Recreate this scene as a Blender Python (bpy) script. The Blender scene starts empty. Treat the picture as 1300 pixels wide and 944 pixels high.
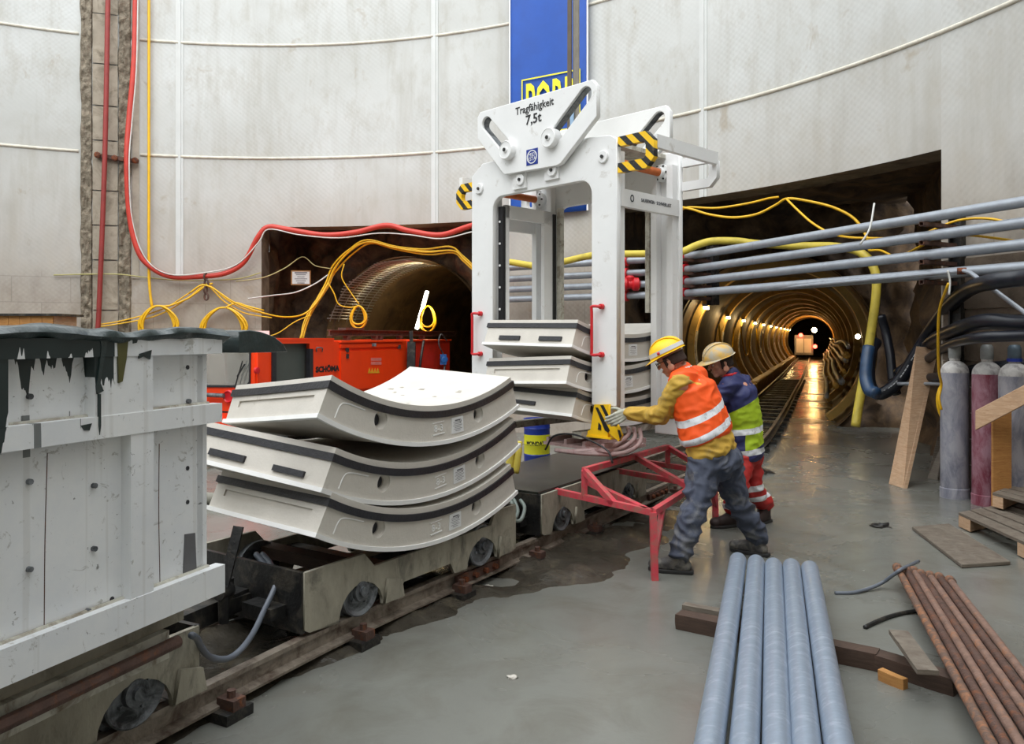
import bpy, bmesh, math, random
from mathutils import Vector, Matrix, noise
random.seed(7)
PI = math.pi
S = bpy.context.scene
COL = S.collection
V = Vector
F, CX, CY, EYE = 1000.0, 650.0, 427.0, 1.65      # focal length in pixels of the 1300 px frame, eye height

# ---------------------------------------------------------------- placing
def at(px, py, Y):
    return V(((px - CX) / F * Y, Y, EYE + (CY - py) / F * Y))
def gr(px, py, z=0.0):
    return at(px, py, (EYE - z) * F / (py - CY))
def v2(x, y): return V((x, y, 0.0))
class Plane:
    """a vertical plane through o along the horizontal direction d; n = d turned 90 degrees towards the viewer side"""
    def __init__(s, o, d):
        s.o = V((o[0], o[1], 0)); s.d = V((d[0], d[1], 0)).normalized(); s.n = V((s.d.y, -s.d.x, 0))
        if s.n.dot(s.o) > 0: s.n = -s.n
    def t(s, px, off=0.0):
        k = (px - CX) / F; o = s.o + s.n * off
        return (k * o.y - o.x) / (s.d.x - k * s.d.y)
    def tz(s, px, py, off=0.0):
        t = s.t(px, off); Y = (s.o + s.n * off + s.d * t).y
        return t, EYE + (CY - py) / F * Y
    def w(s, t, z, off=0.0): return s.o + s.d * t + s.n * off + V((0, 0, z))
    def p(s, px, py, off=0.0):
        t, z = s.tz(px, py, off); return s.w(t, z, off)

# ---------------------------------------------------------------- meshes
def new(): return bmesh.new()
def hexa(bm, c):
    vs = [bm.verts.new(p) for p in c]
    for f in ((0,3,2,1),(4,5,6,7),(0,1,5,4),(1,2,6,5),(2,3,7,6),(3,0,4,7)):
        bm.faces.new([vs[i] for i in f])
def box(bm, c, s, R=None):
    c = V(c); R = R or Matrix.Identity(3); h = V(s) / 2
    P = [(-1,-1,-1),(1,-1,-1),(1,1,-1),(-1,1,-1),(-1,-1,1),(1,-1,1),(1,1,1),(-1,1,1)]
    hexa(bm, [c + R @ V((a*h.x, b*h.y, d*h.z)) for a, b, d in P])
def fbox(bm, o, ax, lo, hi):
    """box in the frame o + a*ax[0] + b*ax[1] + c*ax[2]"""
    P = [(0,0,0),(1,0,0),(1,1,0),(0,1,0),(0,0,1),(1,0,1),(1,1,1),(0,1,1)]
    L = (lo, hi)
    hexa(bm, [o + ax[0]*L[a][0] + ax[1]*L[b][1] + ax[2]*L[c][2] for a, b, c in P])
def bar(bm, a, b, w, h, up=(0,0,1)):
    a, b = V(a), V(b); d = (b - a).normalized(); up = V(up)
    s = d.cross(up)
    if s.length < 1e-3: s = d.cross(V((1,0,0)))
    s.normalize(); u = s.cross(d).normalized()
    c = [a - s*w/2 - u*h/2, a + s*w/2 - u*h/2, a + s*w/2 + u*h/2, a - s*w/2 + u*h/2]
    e = [p + (b - a) for p in c]
    hexa(bm, c + e)
def smooth_path(P, k=6, closed=False):
    P = [V(p) for p in P]; n = len(P); out = []
    if n < 3: return P
    rng = n if closed else n - 1
    for i in range(rng):
        p1, p2 = P[i % n], P[(i+1) % n]
        p0 = P[(i-1) % n] if (closed or i > 0) else p1 * 2 - p2
        p3 = P[(i+2) % n] if (closed or i + 2 < n) else p2 * 2 - p1
        for j in range(k):
            t = j / k
            out.append(0.5*((2*p1) + (p2-p0)*t + (2*p0-5*p1+4*p2-p3)*t*t + (3*p1-p0-3*p2+p3)*t**3))
    if not closed: out.append(P[-1])
    return out
def tube(bm, P, r, n=10, closed=False, caps=True):
    P = [V(p) for p in P]
    if len(P) < 2: return
    m = len(P); rings = []
    rr = r if isinstance(r, (list, tuple)) else [r]*m
    T = []
    for i in range(m):
        a = P[(i-1) % m] if (closed or i > 0) else P[i]
        b = P[(i+1) % m] if (closed or i < m-1) else P[i]
        d = b - a
        T.append(d.normalized() if d.length > 1e-9 else V((0,0,1)))
    u = T[0].cross(V((0,0,1)))
    if u.length < 1e-3: u = T[0].cross(V((1,0,0)))
    u.normalize()
    for i in range(m):
        u = (u - T[i]*u.dot(T[i]))
        if u.length < 1e-6: u = T[i].orthogonal()
        u.normalize(); w = T[i].cross(u)
        rings.append([bm.verts.new(P[i] + (u*math.cos(2*PI*k/n) + w*math.sin(2*PI*k/n))*rr[i]) for k in range(n)])
    for i in range(m if closed else m-1):
        A, B = rings[i], rings[(i+1) % m]
        for k in range(n): bm.faces.new((A[k], A[(k+1) % n], B[(k+1) % n], B[k]))
    if caps and not closed:
        bm.faces.new(list(reversed(rings[0]))); bm.faces.new(rings[-1])
def cyl(bm, a, b, r, n=20, r2=None):
    tube(bm, [a, b], [r, r if r2 is None else r2], n)
def lathe(bm, o, ax, prof, n=28):
    """prof: list of (radius, distance along ax)"""
    ax = V(ax).normalized(); u = ax.orthogonal().normalized(); w = ax.cross(u); o = V(o); R = []
    for r, h in prof:
        R.append([bm.verts.new(o + ax*h + (u*math.cos(2*PI*k/n) + w*math.sin(2*PI*k/n))*max(r, 1e-4)) for k in range(n)])
    for A, B in zip(R, R[1:]):
        for k in range(n): bm.faces.new((A[k], A[(k+1) % n], B[(k+1) % n], B[k]))
    bm.faces.new(list(reversed(R[0]))); bm.faces.new(R[-1])
def sweep(bm, P, prof, up=V((0,0,1))):
    """prof: closed list of (side, up) swept along the path P"""
    rings = []
    for i, p in enumerate(P):
        d = (P[min(i+1, len(P)-1)] - P[max(i-1, 0)]).normalized(); s = d.cross(up).normalized()
        rings.append([bm.verts.new(p + s*a + up*b) for a, b in prof])
    n = len(prof)
    for A, B in zip(rings, rings[1:]):
        for k in range(n): bm.faces.new((A[k], A[(k+1) % n], B[(k+1) % n], B[k]))
    bm.faces.new(list(reversed(rings[0]))); bm.faces.new(rings[-1])
def quadbox(bm, q, lift, sink=0.0):
    """box standing on the 3-D quad q by lift along its normal"""
    q = [V(p) for p in q]; n = (q[1]-q[0]).cross(q[3]-q[0]).normalized()
    hexa(bm, [p - n*sink for p in q] + [p + n*lift for p in q])
def grid(bm, fn, nu, nv, closed_u=False):
    G = [[bm.verts.new(fn(i/nu, j/nv)) for j in range(nv+1)] for i in range(nu + (0 if closed_u else 1))]
    for i in range(nu):
        A, B = G[i], G[(i+1) % len(G)]
        for j in range(nv): bm.faces.new((A[j], B[j], B[j+1], A[j+1]))
    return G
def temp_mesh(data):
    o = bpy.data.objects.new('tmp', data); COL.objects.link(o)
    dg = bpy.context.evaluated_depsgraph_get()
    me = bpy.data.meshes.new_from_object(o.evaluated_get(dg))
    COL.objects.unlink(o); bpy.data.objects.remove(o)
    return me
def plate(bm, loops, o, ux, uy, th, bevel=0.0):
    """flat plate from 2-D loops (first the outline, then holes), thickness th around the plane o,ux,uy"""
    cu = bpy.data.curves.new('c', 'CURVE'); cu.dimensions = '2D'; cu.fill_mode = 'BOTH'; cu.extrude = th/2 - bevel
    if bevel: cu.bevel_depth = bevel; cu.bevel_resolution = 1; cu.offset = -bevel
    for L in loops:
        sp = cu.splines.new('POLY'); sp.points.add(len(L)-1); sp.use_cyclic_u = True
        for p, q in zip(sp.points, L): p.co = (q[0], q[1], 0, 1)
    me = temp_mesh(cu)
    ux, uy = V(ux).normalized(), V(uy).normalized(); uz = ux.cross(uy)
    M = Matrix((ux, uy, uz)).transposed().to_4x4(); M.translation = V(o)
    me.transform(M); bm.from_mesh(me); bpy.data.meshes.remove(me)
def textm(bm, s, o, ux, uy, h, lift=0.002, sx=1.0, align='CENTER', bold=0.0, shear=0.0):
    cu = bpy.data.curves.new('t', 'FONT'); cu.body = s; cu.size = h; cu.extrude = lift; cu.align_x = align; cu.align_y = 'CENTER'
    cu.offset = bold; cu.resolution_u = 2; cu.shear = shear
    me = temp_mesh(cu)
    ux, uy = V(ux).normalized(), V(uy).normalized(); uz = ux.cross(uy)
    M = Matrix((ux*sx, uy, uz)).transposed().to_4x4(); M.translation = V(o)
    me.transform(M); bm.from_mesh(me); bpy.data.meshes.remove(me)
def rot_axis(ax, a): return Matrix.Rotation(a, 3, V(ax))

WL = {}                                             # world location of each object
def obj(name, bm, mt, parent=None, smooth=False, loc=None, fix=True, keep=False):
    if fix: bmesh.ops.recalc_face_normals(bm, faces=bm.faces)
    me = bpy.data.meshes.new(name)
    base = WL[parent.name] if parent is not None else (V(loc) if loc is not None else V((0,0,0)))
    if base.length: bmesh.ops.translate(bm, verts=bm.verts, vec=-base)
    bm.to_mesh(me); bm.free()
    if smooth is True: me.polygons.foreach_set('use_smooth', [True]*len(me.polygons))
    elif smooth: me.polygons.foreach_set('use_smooth', [True]*len(me.polygons)); me.set_sharp_from_angle(angle=math.radians(smooth))
    for m_ in (mt if isinstance(mt, list) else [mt]): me.materials.append(m_)
    o = bpy.data.objects.new(name, me); COL.objects.link(o)
    if parent is not None: o.parent = parent
    elif loc is not None: o.location = loc
    WL[o.name] = base.copy()
    return o
def tag(o, label, cat, group=None, kind=None):
    o['label'] = label; o['category'] = cat
    if group: o['group'] = group
    if kind: o['kind'] = kind
    return o
def thing(name, label, cat, loc=(0,0,0), group=None):
    o = bpy.data.objects.new(name, None); COL.objects.link(o); o.location = loc; o.empty_display_size = .1
    WL[o.name] = V(loc); return tag(o, label, cat, group)
def struct(name, bm, mt, smooth=False, fix=True):
    o = obj(name, bm, mt, None, smooth, fix=fix); o['kind'] = 'structure'; return o
def shadowless(o): return o

# ---------------------------------------------------------------- materials
class NT:
    def __init__(s, name):
        s.m = bpy.data.materials.new(name); s.m.use_nodes = True; s.t = s.m.node_tree; s.t.nodes.clear()
        s.out = s.n('ShaderNodeOutputMaterial'); s.b = s.n('ShaderNodeBsdfPrincipled')
        s.l(s.b.outputs[0], s.out.inputs[0]); s.tc = s.n('ShaderNodeTexCoord')
    def n(s, k, **kw):
        x = s.t.nodes.new(k)
        for a, b in kw.items(): setattr(x, a, b)
        return x
    def l(s, a, b): s.t.links.new(a, b)
    def inp(s, node, i, v):
        if hasattr(v, 'links') or isinstance(v, bpy.types.NodeSocket): s.l(v, node.inputs[i])
        else: node.inputs[i].default_value = v
    def co(s, scale=(1,1,1), out='Object', rot=(0,0,0)):
        m = s.n('ShaderNodeMapping'); s.l(s.tc.outputs[out], m.inputs[0]); m.inputs['Scale'].default_value = scale
        m.inputs['Rotation'].default_value = rot; return m.outputs[0]
    def noise(s, scale=5, detail=5, rough=.6, co=None, dist=0):
        x = s.n('ShaderNodeTexNoise'); x.inputs['Scale'].default_value = scale; x.inputs['Detail'].default_value = detail
        x.inputs['Roughness'].default_value = rough; x.inputs['Distortion'].default_value = dist
        s.l(co if co is not None else s.tc.outputs['Object'], x.inputs['Vector']); return x.outputs['Fac']
    def vor(s, scale=5, co=None, feature='F1', out='Distance'):
        x = s.n('ShaderNodeTexVoronoi'); x.feature = feature; x.inputs['Scale'].default_value = scale
        s.l(co if co is not None else s.tc.outputs['Object'], x.inputs['Vector']); return x.outputs[out]
    def ramp(s, fac, stops):
        r = s.n('ShaderNodeValToRGB'); e = r.color_ramp.elements
        while len(e) < len(stops): e.new(.5)
        for x, (p, c) in zip(e, stops):
            x.position = p; x.color = (c, c, c, 1) if isinstance(c, (int, float)) else (c[0], c[1], c[2], 1)
        s.l(fac, r.inputs[0]); return r.outputs[0]
    def mix(s, f, a, b, mode='MIX'):
        x = s.n('ShaderNodeMix', data_type='RGBA', blend_type=mode)
        s.inp(x, 0, f)
        for i, v in ((6, a), (7, b)):
            if isinstance(v, (tuple, list)): x.inputs[i].default_value = (v[0], v[1], v[2], 1)
            else: s.l(v, x.inputs[i])
        return x.outputs[2]
    def math(s, op, a, b=0.0, c=0.0, clamp=False):
        x = s.n('ShaderNodeMath', operation=op); x.use_clamp = clamp
        s.inp(x, 0, a); s.inp(x, 1, b)
        if op in ('MULTIPLY_ADD',): s.inp(x, 2, c)
        return x.outputs[0]
    def sep(s, co):
        x = s.n('ShaderNodeSeparateXYZ'); s.l(co, x.inputs[0]); return x.outputs
    def bump(s, h, strength=.3, dist=.02):
        x = s.n('ShaderNodeBump'); x.inputs['Strength'].default_value = strength; x.inputs['Distance'].default_value = dist
        s.l(h, x.inputs['Height']); s.l(x.outputs[0], s.b.inputs['Normal'])
    def col(s, c):
        if isinstance(c, (tuple, list)): s.b.inputs['Base Color'].default_value = (c[0], c[1], c[2], 1)
        else: s.l(c, s.b.inputs['Base Color'])
    def set(s, rough=.6, metal=0.0, spec=None):
        s.inp(s.b, 'Roughness', rough); s.inp(s.b, 'Metallic', metal)
        if spec is not None: s.b.inputs['Specular IOR Level'].default_value = spec
        return s.m
def srgb(r, g, b):
    f = lambda c: (c/255/12.92) if c/255 <= .04045 else ((c/255+.055)/1.055)**2.4
    return (f(r), f(g), f(b))
def M(name, c, rough=.6, metal=0.0, var=.15, scale=6.0, dirt=None, dirt_amt=.45, dirt_scale=4.0, bump=.0, bscale=30, stretch=(1,1,1), spec=None):
    t = NT(name); co = t.co(stretch)
    n1 = t.noise(scale, 6, .6, co)
    lo = tuple(x*(1-var) for x in c); hi = tuple(min(1, x*(1+var)) for x in c)
    cc = t.mix(t.ramp(n1, [(.3, 0.0), (.7, 1.0)]), lo, hi)
    if dirt:
        n2 = t.noise(dirt_scale, 8, .7, co, .6)
        cc = t.mix(t.ramp(n2, [(max(0, 1-dirt_amt-.13), 0.0), (min(1, 1-dirt_amt+.1), 1.0)]), cc, dirt)
    t.col(cc)
    if bump: t.bump(t.noise(bscale, 4, .6, co), bump, .01)
    return t.set(rough, metal, spec)
def emit(name, c, st):
    t = NT(name); t.b.inputs['Emission Color'].default_value = (*c, 1); t.b.inputs['Emission Strength'].default_value = st
    t.col(c); return t.set(.5)
# ================================================================ camera, sky
cam = bpy.data.cameras.new('camera'); cam.sensor_width = 36; cam.lens = F*36/1300; cam.shift_y = -45/1300; cam.clip_end = 300
co_ = bpy.data.objects.new('camera', cam); COL.objects.link(co_); co_.location = (0, 0, EYE); co_.rotation_euler = (PI/2, 0, 0); S.camera = co_
S.view_settings.view_transform = 'Standard'; S.view_settings.look = 'None'; S.view_settings.gamma = 1; S.view_settings.use_curve_mapping = False
S.view_settings.exposure = 0.22
w = bpy.data.worlds.new('sky'); S.world = w; w.use_nodes = True
bgn = w.node_tree.nodes['Background']; bgn.inputs[0].default_value = (.93, .97, 1.0, 1); bgn.inputs[1].default_value = 2.2
sun = bpy.data.lights.new('overcast_sun', 'SUN'); sun.energy = 2.1; sun.angle = math.radians(75); sun.color = (1,.98,.95)
so = bpy.data.objects.new('overcast_sun', sun); COL.objects.link(so); so.rotation_euler = (math.radians(36), 0, math.radians(-14)); so.location = (0,-3,12)
S.cycles.max_bounces = 8; S.cycles.diffuse_bounces = 5; S.cycles.caustics_reflective = False; S.cycles.caustics_refractive = False
S.cycles.sample_clamp_indirect = 6

# ================================================================ shared materials
m_conc = M('segment_concrete', srgb(202,197,188), .62, 0, .07, 5, dirt=srgb(150,140,125), dirt_amt=.25, dirt_scale=9, bump=.15, bscale=60)
m_conc_lip = M('segment_edge_concrete', srgb(232,232,230), .5, 0, .05, 8)
m_rubber = M('gasket_rubber', (.018,.018,.022), .42, 0, .3, 12, bump=.3, bscale=50)
m_paper = M('white_paper', srgb(225,226,226), .6, 0, .03)
m_ink = M('printed_ink', srgb(105,105,110), .6, 0, .1)
m_black = M('black_paint', (.012,.012,.014), .4, 0, .2)
m_white_steel = M('white_painted_steel', srgb(230,231,231), .38, 0, .04, 3, dirt=srgb(160,150,135), dirt_amt=.27, dirt_scale=6, bump=.04, bscale=14)
m_dirty_white = M('dirty_white_steel', srgb(190,188,176), .5, 0, .12, 8, dirt=srgb(110,95,75), dirt_amt=.42, dirt_scale=10)
m_rust = M('rusty_steel', srgb(120,62,28), .75, .2, .35, 14, dirt=srgb(56,40,34), dirt_amt=.45, dirt_scale=16, bump=.5, bscale=60)
m_rust_dark = M('dark_rusty_steel', srgb(88,66,58), .7, .2, .3, 16, dirt=srgb(140,80,40), dirt_amt=.35, dirt_scale=18, bump=.5, bscale=60)
m_rust_orange = M('orange_rust', srgb(158,104,66), .75, .0, .25, 18, dirt=srgb(98,78,68), dirt_amt=.55, dirt_scale=22, bump=.4, bscale=60)
m_galv = M('galvanised_steel', srgb(158,172,190), .34, .5, .06, 30, dirt=srgb(196,206,220), dirt_amt=.36, dirt_scale=12, stretch=(1,2.4,1))
m_galv_wall = M('galvanised_pipe_steel', srgb(152,158,166), .42, .3, .12, 9, dirt=srgb(110,112,116), dirt_amt=.3, dirt_scale=6)
m_grease = M('muddy_black_steel', srgb(38,38,38), .45, .3, .4, 9, dirt=srgb(92,86,76), dirt_amt=.38, dirt_scale=7, bump=.5, bscale=30)
m_wagon = M('mud_caked_steel', srgb(150,145,130), .6, .0, .2, 10, dirt=srgb(72,70,64), dirt_amt=.36, dirt_scale=8, bump=.4, bscale=40, stretch=(1,1,.45))
m_wheel = M('dull_wheel_steel', srgb(118,122,126), .5, .35, .25, 9, dirt=srgb(30,32,34), dirt_amt=.45, dirt_scale=9)
m_rail = M('worn_rail_steel', srgb(142,132,120), .42, .3, .25, 14, dirt=srgb(80,62,52), dirt_amt=.42, dirt_scale=9, bump=.4, bscale=40)
m_red = M('red_enamel', srgb(200,28,38), .4, 0, .1)
m_red_frame = M('pinkish_red_painted_steel', srgb(204,70,82), .5, 0, .15, 9, dirt=srgb(150,112,98), dirt_amt=.42, dirt_scale=14)
m_loco = M('orange_red_loco_paint', srgb(238,62,14), .38, 0, .06, 3, dirt=srgb(170,50,24), dirt_amt=.2, dirt_scale=5)
m_yellow = M('signal_yellow', srgb(245,198,20), .42, 0, .08, 6, dirt=srgb(150,125,40), dirt_amt=.24, dirt_scale=14)
m_yhose = M('yellow_cable_rubber', srgb(226,176,24), .45, 0, .1)
m_yflat = M('yellow_hose_fabric', srgb(196,176,66), .55, 0, .18, 5, dirt=srgb(120,108,60), dirt_amt=.3)
m_redhose = M('red_hose_rubber', srgb(190,58,46), .45, 0, .12)
m_redpipe = M('dull_red_pipe', srgb(142,52,48), .5, .1, .15)
m_bhose = M('black_hose_rubber', srgb(22,26,36), .35, 0, .3, 6, dirt=srgb(60,60,62), dirt_amt=.28)
m_greyhose = M('grey_hose_rubber', srgb(96,102,112), .4, 0, .2)
m_wire = M('white_wire', srgb(200,200,195), .5)
m_blue = M('banner_blue', srgb(12,72,160), .55, 0, .1, 3)
m_bluedark = M('drum_blue', srgb(20,48,140), .35, 0, .1)
m_glass = NT('window_glass'); m_glass.col((.75,.8,.8)); m_glass.b.inputs['Transmission Weight'].default_value = .9; m_glass = m_glass.set(.03)
m_lamp = emit('warm_lamp_glow', (1, .82, .5), 26)
m_tubeglow = emit('fluorescent_tube_glow', (1, .97, .86), 22)
m_flood = emit('flood_lamp_glow', (1, .62, .25), 120)
m_redglow = emit('red_signal_glow', (1, .05, .03), 14)
def wood(name, c, dark):
    t = NT(name); co = t.co((1.5, 1.5, 14)); co2 = t.co((1.2,1.2,1.2))
    n = t.noise(5, 8, .7, co, 1.2)
    cc = t.mix(t.ramp(n, [(.3, 0.), (.72, 1.)]), dark, c)
    cc = t.mix(t.ramp(t.noise(6, 6, .7, co2), [(.5, 0.), (.8, .6)]), cc, tuple(x*.5 for x in c))
    t.col(cc); t.bump(n, .25, .01); return t.set(.7)
m_wood = wood('pale_plank_wood', srgb(210,180,150), srgb(172,134,100))
m_wood_or = wood('orange_board_wood', srgb(190,140,78), srgb(152,100,52))
m_wood_grey = wood('muddy_weathered_wood', srgb(128,120,108), srgb(84,72,62))
m_wood_dark = wood('wet_dark_timber', srgb(82,62,50), srgb(52,38,30))

# shaft wall: light shotcrete-smooth panels, dimpled sheet pattern, brown stain low down (uv = metres)
def wall_material():
    t = NT('shaft_wall_concrete'); uv = t.tc.outputs['UV']; s = t.sep(uv)
    def sc(a, b):
        m = t.n('ShaderNodeMapping'); t.l(uv, m.inputs[0]); m.inputs['Scale'].default_value = (a, b, 1); return m.outputs[0]
    big = t.noise(.5, 5, .6, sc(1,1)); fine = t.noise(3, 8, .7, sc(1,.5)); streak = t.noise(3.2, 5, .6, sc(1,.12))
    base = t.mix(t.ramp(big, [(.3,0.),(.7,1.)]), srgb(180,181,177), srgb(197,199,197))
    base = t.mix(t.ramp(fine, [(.50,0.),(.75,.5)]), base, srgb(156,150,136))
    base = t.mix(t.math('MULTIPLY', t.ramp(streak, [(.5,0.),(.7,1.)]), .35), base, srgb(152,147,134))
    # brown splash stain below 2.8 m and patches above the openings
    zz = t.math('ADD', s[1], t.math('MULTIPLY', t.math('SUBTRACT', big, .5), 1.6))
    low = t.ramp(t.math('DIVIDE', zz, 10.0), [(.24, .75), (.31, .5), (.42, .2), (.54, 0.0)])
    base = t.mix(low, base, t.mix(t.ramp(fine, [(.35,0.),(.65,1.)]), srgb(140,124,106), srgb(172,160,146)))
    spots = t.ramp(t.noise(1.7, 4, .7, sc(1, .8), .4), [(.62, 0.), (.72, .8)])
    base = t.mix(t.math('MULTIPLY', spots, .6), base, srgb(150,134,110))
    # block joints low down
    br = t.n('ShaderNodeTexBrick'); t.l(uv, br.inputs[0]); br.inputs['Scale'].default_value = 1
    br.inputs['Brick Width'].default_value = .9; br.inputs['Row Height'].default_value = .45; br.inputs['Mortar Size'].default_value = .008
    br.inputs['Color1'].default_value = (1,1,1,1); br.inputs['Color2'].default_value = (.95,.95,.95,1); br.inputs['Mortar'].default_value = (.8,.8,.8,1)
    lowm = t.ramp(t.math('DIVIDE', s[1], 10.0), [(.27, 1.0), (.285, 0.0)])
    base = t.mix(lowm, base, t.mix(1.0, base, br.outputs[0], 'MULTIPLY'))
    t.col(base)
    # dimples: staggered dots
    wx = t.math('SINE', t.math('MULTIPLY', s[0], 2*PI/.1)); wy = t.math('SINE', t.math('MULTIPLY', s[1], 2*PI/.085))
    d = t.math('MULTIPLY', wx, wy)
    mk = t.ramp(t.noise(.35, 2, .5, sc(1,1)), [(.42, .15), (.55, 1.)])
    h = t.math('ADD', t.math('MULTIPLY', t.math('MULTIPLY', d, mk), .13), t.math('MULTIPLY', fine, .35))
    t.bump(h, .35, .02)
    return t.set(.72)
m_wall = wall_material()
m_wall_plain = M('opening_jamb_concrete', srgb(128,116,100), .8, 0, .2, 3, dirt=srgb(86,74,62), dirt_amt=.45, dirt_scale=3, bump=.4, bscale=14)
m_rough = M('rough_cut_concrete', srgb(136,126,110), .85, 0, .3, 9, dirt=srgb(84,76,62), dirt_amt=.45, dirt_scale=12, bump=.8, bscale=22)
m_rock = M('excavated_rock', srgb(112,88,62), .75, 0, .35, 2.0, dirt=srgb(58,44,34), dirt_amt=.5, dirt_scale=2.2, bump=.9, bscale=9)
m_lining = M('tunnel_lining_concrete', srgb(104,82,50), .6, 0, .3, 1.6, dirt=srgb(54,42,26), dirt_amt=.45, dirt_scale=1.8, bump=.35, bscale=8)
m_ring = M('tunnel_ring_steel', srgb(196,158,80), .5, 0, .18, 4, dirt=srgb(120,90,44), dirt_amt=.3, dirt_scale=5)
def floor_material():
    t = NT('wet_muddy_concrete'); co = t.co((1,1,1))
    n1 = t.noise(.45, 6, .6, co, .3); n2 = t.noise(2.4, 8, .65, co, .5); n3 = t.noise(14, 4, .6, co)
    c = t.mix(t.ramp(n1, [(.35,0.),(.65,1.)]), srgb(108,109,104), srgb(125,126,120))
    c = t.mix(t.ramp(n2, [(.45,0.),(.75,.7)]), c, srgb(98,95,86))
    c = t.mix(t.ramp(t.noise(5, 6, .8, co, 1.), [(.66,0.),(.74,.5)]), c, srgb(138,139,134))
    c = t.mix(t.ramp(t.noise(1.1, 5, .6, co, .6), [(.6,0.),(.75,.5)]), c, srgb(80,76,64))
    t.col(c)
    t.bump(t.math('ADD', t.math('MULTIPLY', n2, .8), t.math('MULTIPLY', n3, .12)), .3, .02)
    r = t.ramp(t.noise(.7, 5, .6, co, .4), [(.36, .16), (.66, .34)])
    t.b.inputs['Specular IOR Level'].default_value = .7
    return t.set(r)
m_floor = floor_material()
m_mud = M('black_wet_mud', srgb(62,58,51), .22, 0, .4, 5, dirt=srgb(86,80,66), dirt_amt=.35, dirt_scale=6, bump=.9, bscale=16)

# ================================================================ the shaft
SC = V((-4.4, 4.8, 0)); SR = 9.8; HT = 10.5; OPZ = 3.68
def wang(px):
    """angle about the shaft axis of the wall point seen at px"""
    k = (px - CX) / F
    a = k*k + 1; b = -2*(k*SC.x + SC.y); c = SC.x**2 + SC.y**2 - SR**2
    Y = (-b + math.sqrt(b*b - 4*a*c)) / (2*a)
    return math.atan2(Y - SC.y, k*Y - SC.x)
def wpt(th, z, off=0.0):
    r = SR - off
    return V((SC.x + r*math.cos(th), SC.y + r*math.sin(th), z))
def wp(px, py, off=0.0):
    """point on the wall (off metres in front of it) seen at px, py"""
    k = (px - CX) / F; r = SR - off
    a = k*k + 1; b = -2*(k*SC.x + SC.y); c = SC.x**2 + SC.y**2 - r*r
    Y = (-b + math.sqrt(b*b - 4*a*c)) / (2*a)
    return at(px, py, Y)
A1, B1 = wang(628), wang(332)        # left opening, angles run anticlockwise
A2, B2 = wang(1195), wang(772)       # right opening
def shaft_wall():
    bm = new(); uvl = bm.loops.layers.uv.new('UVMap')
    brk = sorted([A1, B1, A2, B2]); th = [brk[0]]
    for i, a in enumerate(brk):
        b = brk[i+1] if i < 3 else brk[0] + 2*PI
        n = max(1, round((b-a)/math.radians(2))); th += [a + (b-a)*(j+1)/n for j in range(n)]
    zs = [-.05, .9, 1.8, 2.7, OPZ, 4.6, 5.6, 6.6, 7.6, 8.6, 9.6, HT]
    Vt = [[bm.verts.new(wpt(t, z)) for z in zs] for t in th[:-1]]; n = len(Vt)
    def hole(t, z):
        tm = t
        return z < OPZ and (A1 < tm < B1 or A2 < tm < B2)
    for i in range(n):
        for j in range(len(zs)-1):
            if hole((th[i]+th[i+1])/2, (zs[j]+zs[j+1])/2): continue
            f = bm.faces.new((Vt[i][j], Vt[i][j+1], Vt[(i+1) % n][j+1], Vt[(i+1) % n][j])); f.smooth = True
            for lp, (a, z) in zip(f.loops, ((th[i],zs[j]),(th[i],zs[j+1]),(th[i+1],zs[j+1]),(th[i+1],zs[j]))): lp[uvl].uv = (a*SR, z)
    o = obj('wall_shaft', bm, m_wall, fix=False); o['kind'] = 'structure'
    bm = new()                                            # outer skin, so that the wall has its thickness
    grid(bm, lambda u, v: wpt(A1 + 2*PI*u, [OPZ, HT][int(v)], -.45), 90, 1); 
    for a, b in ((B1, A2 + 2*PI), (B2, A1)): grid(bm, lambda u, v: wpt(a + (b-a)*u, OPZ*v, -.45), 40, 1)
    grid(bm, lambda u, v: wpt(2*PI*u, HT, -.45*v), 90, 1)
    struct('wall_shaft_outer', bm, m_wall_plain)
    for nm, a, b in (('left', A1, B1), ('right', A2, B2)):
        bm = new()
        grid(bm, lambda u, v: wpt(a + (b-a)*u, OPZ, -.5*v), 24, 1)
        for t in (a, b): grid(bm, lambda u, v: wpt(t, OPZ*u, -.5*v), 1, 1)
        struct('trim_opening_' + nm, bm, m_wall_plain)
shaft_wall()
# sheet joints: two rings and the upright cover strips
def arc(px0, px1, z, off, n=60):
    a, b = wang(px0), wang(px1); return [wpt(a + (b-a)*i/n, z, off) for i in range(n+1)]
m_bead = M('joint_bead', srgb(205,200,186), .7, 0, .15, 9)
for k, (z, ) in enumerate(((4.95,), (7.04,))):
    bm = new(); tube(bm, arc(-120, 100, z, .0, 20), .028, 8); tube(bm, arc(178, 1390, z, .0, 90), .028, 8)
    struct('trim_%d' % (k+1), bm, m_bead, smooth=True)
for k, px in enumerate((228, 552, 893)):
    a = wang(px); bm = new(); c = wpt(a, (OPZ+HT)/2 if px != 228 else (2.75+HT)/2, .004)
    R = Matrix.Rotation(a, 3, 'Z'); zb = OPZ if px != 228 else 2.75
    box(bm, c, (.02, .13, HT - zb), R); box(bm, c - R @ V((.016,0,0)), (.016, .045, HT - zb), R)
    struct('trim_%d' % (k+3), bm, M('strip_paint_%d' % k, srgb(200,202,200), .6, 0, .05, 3))
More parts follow.
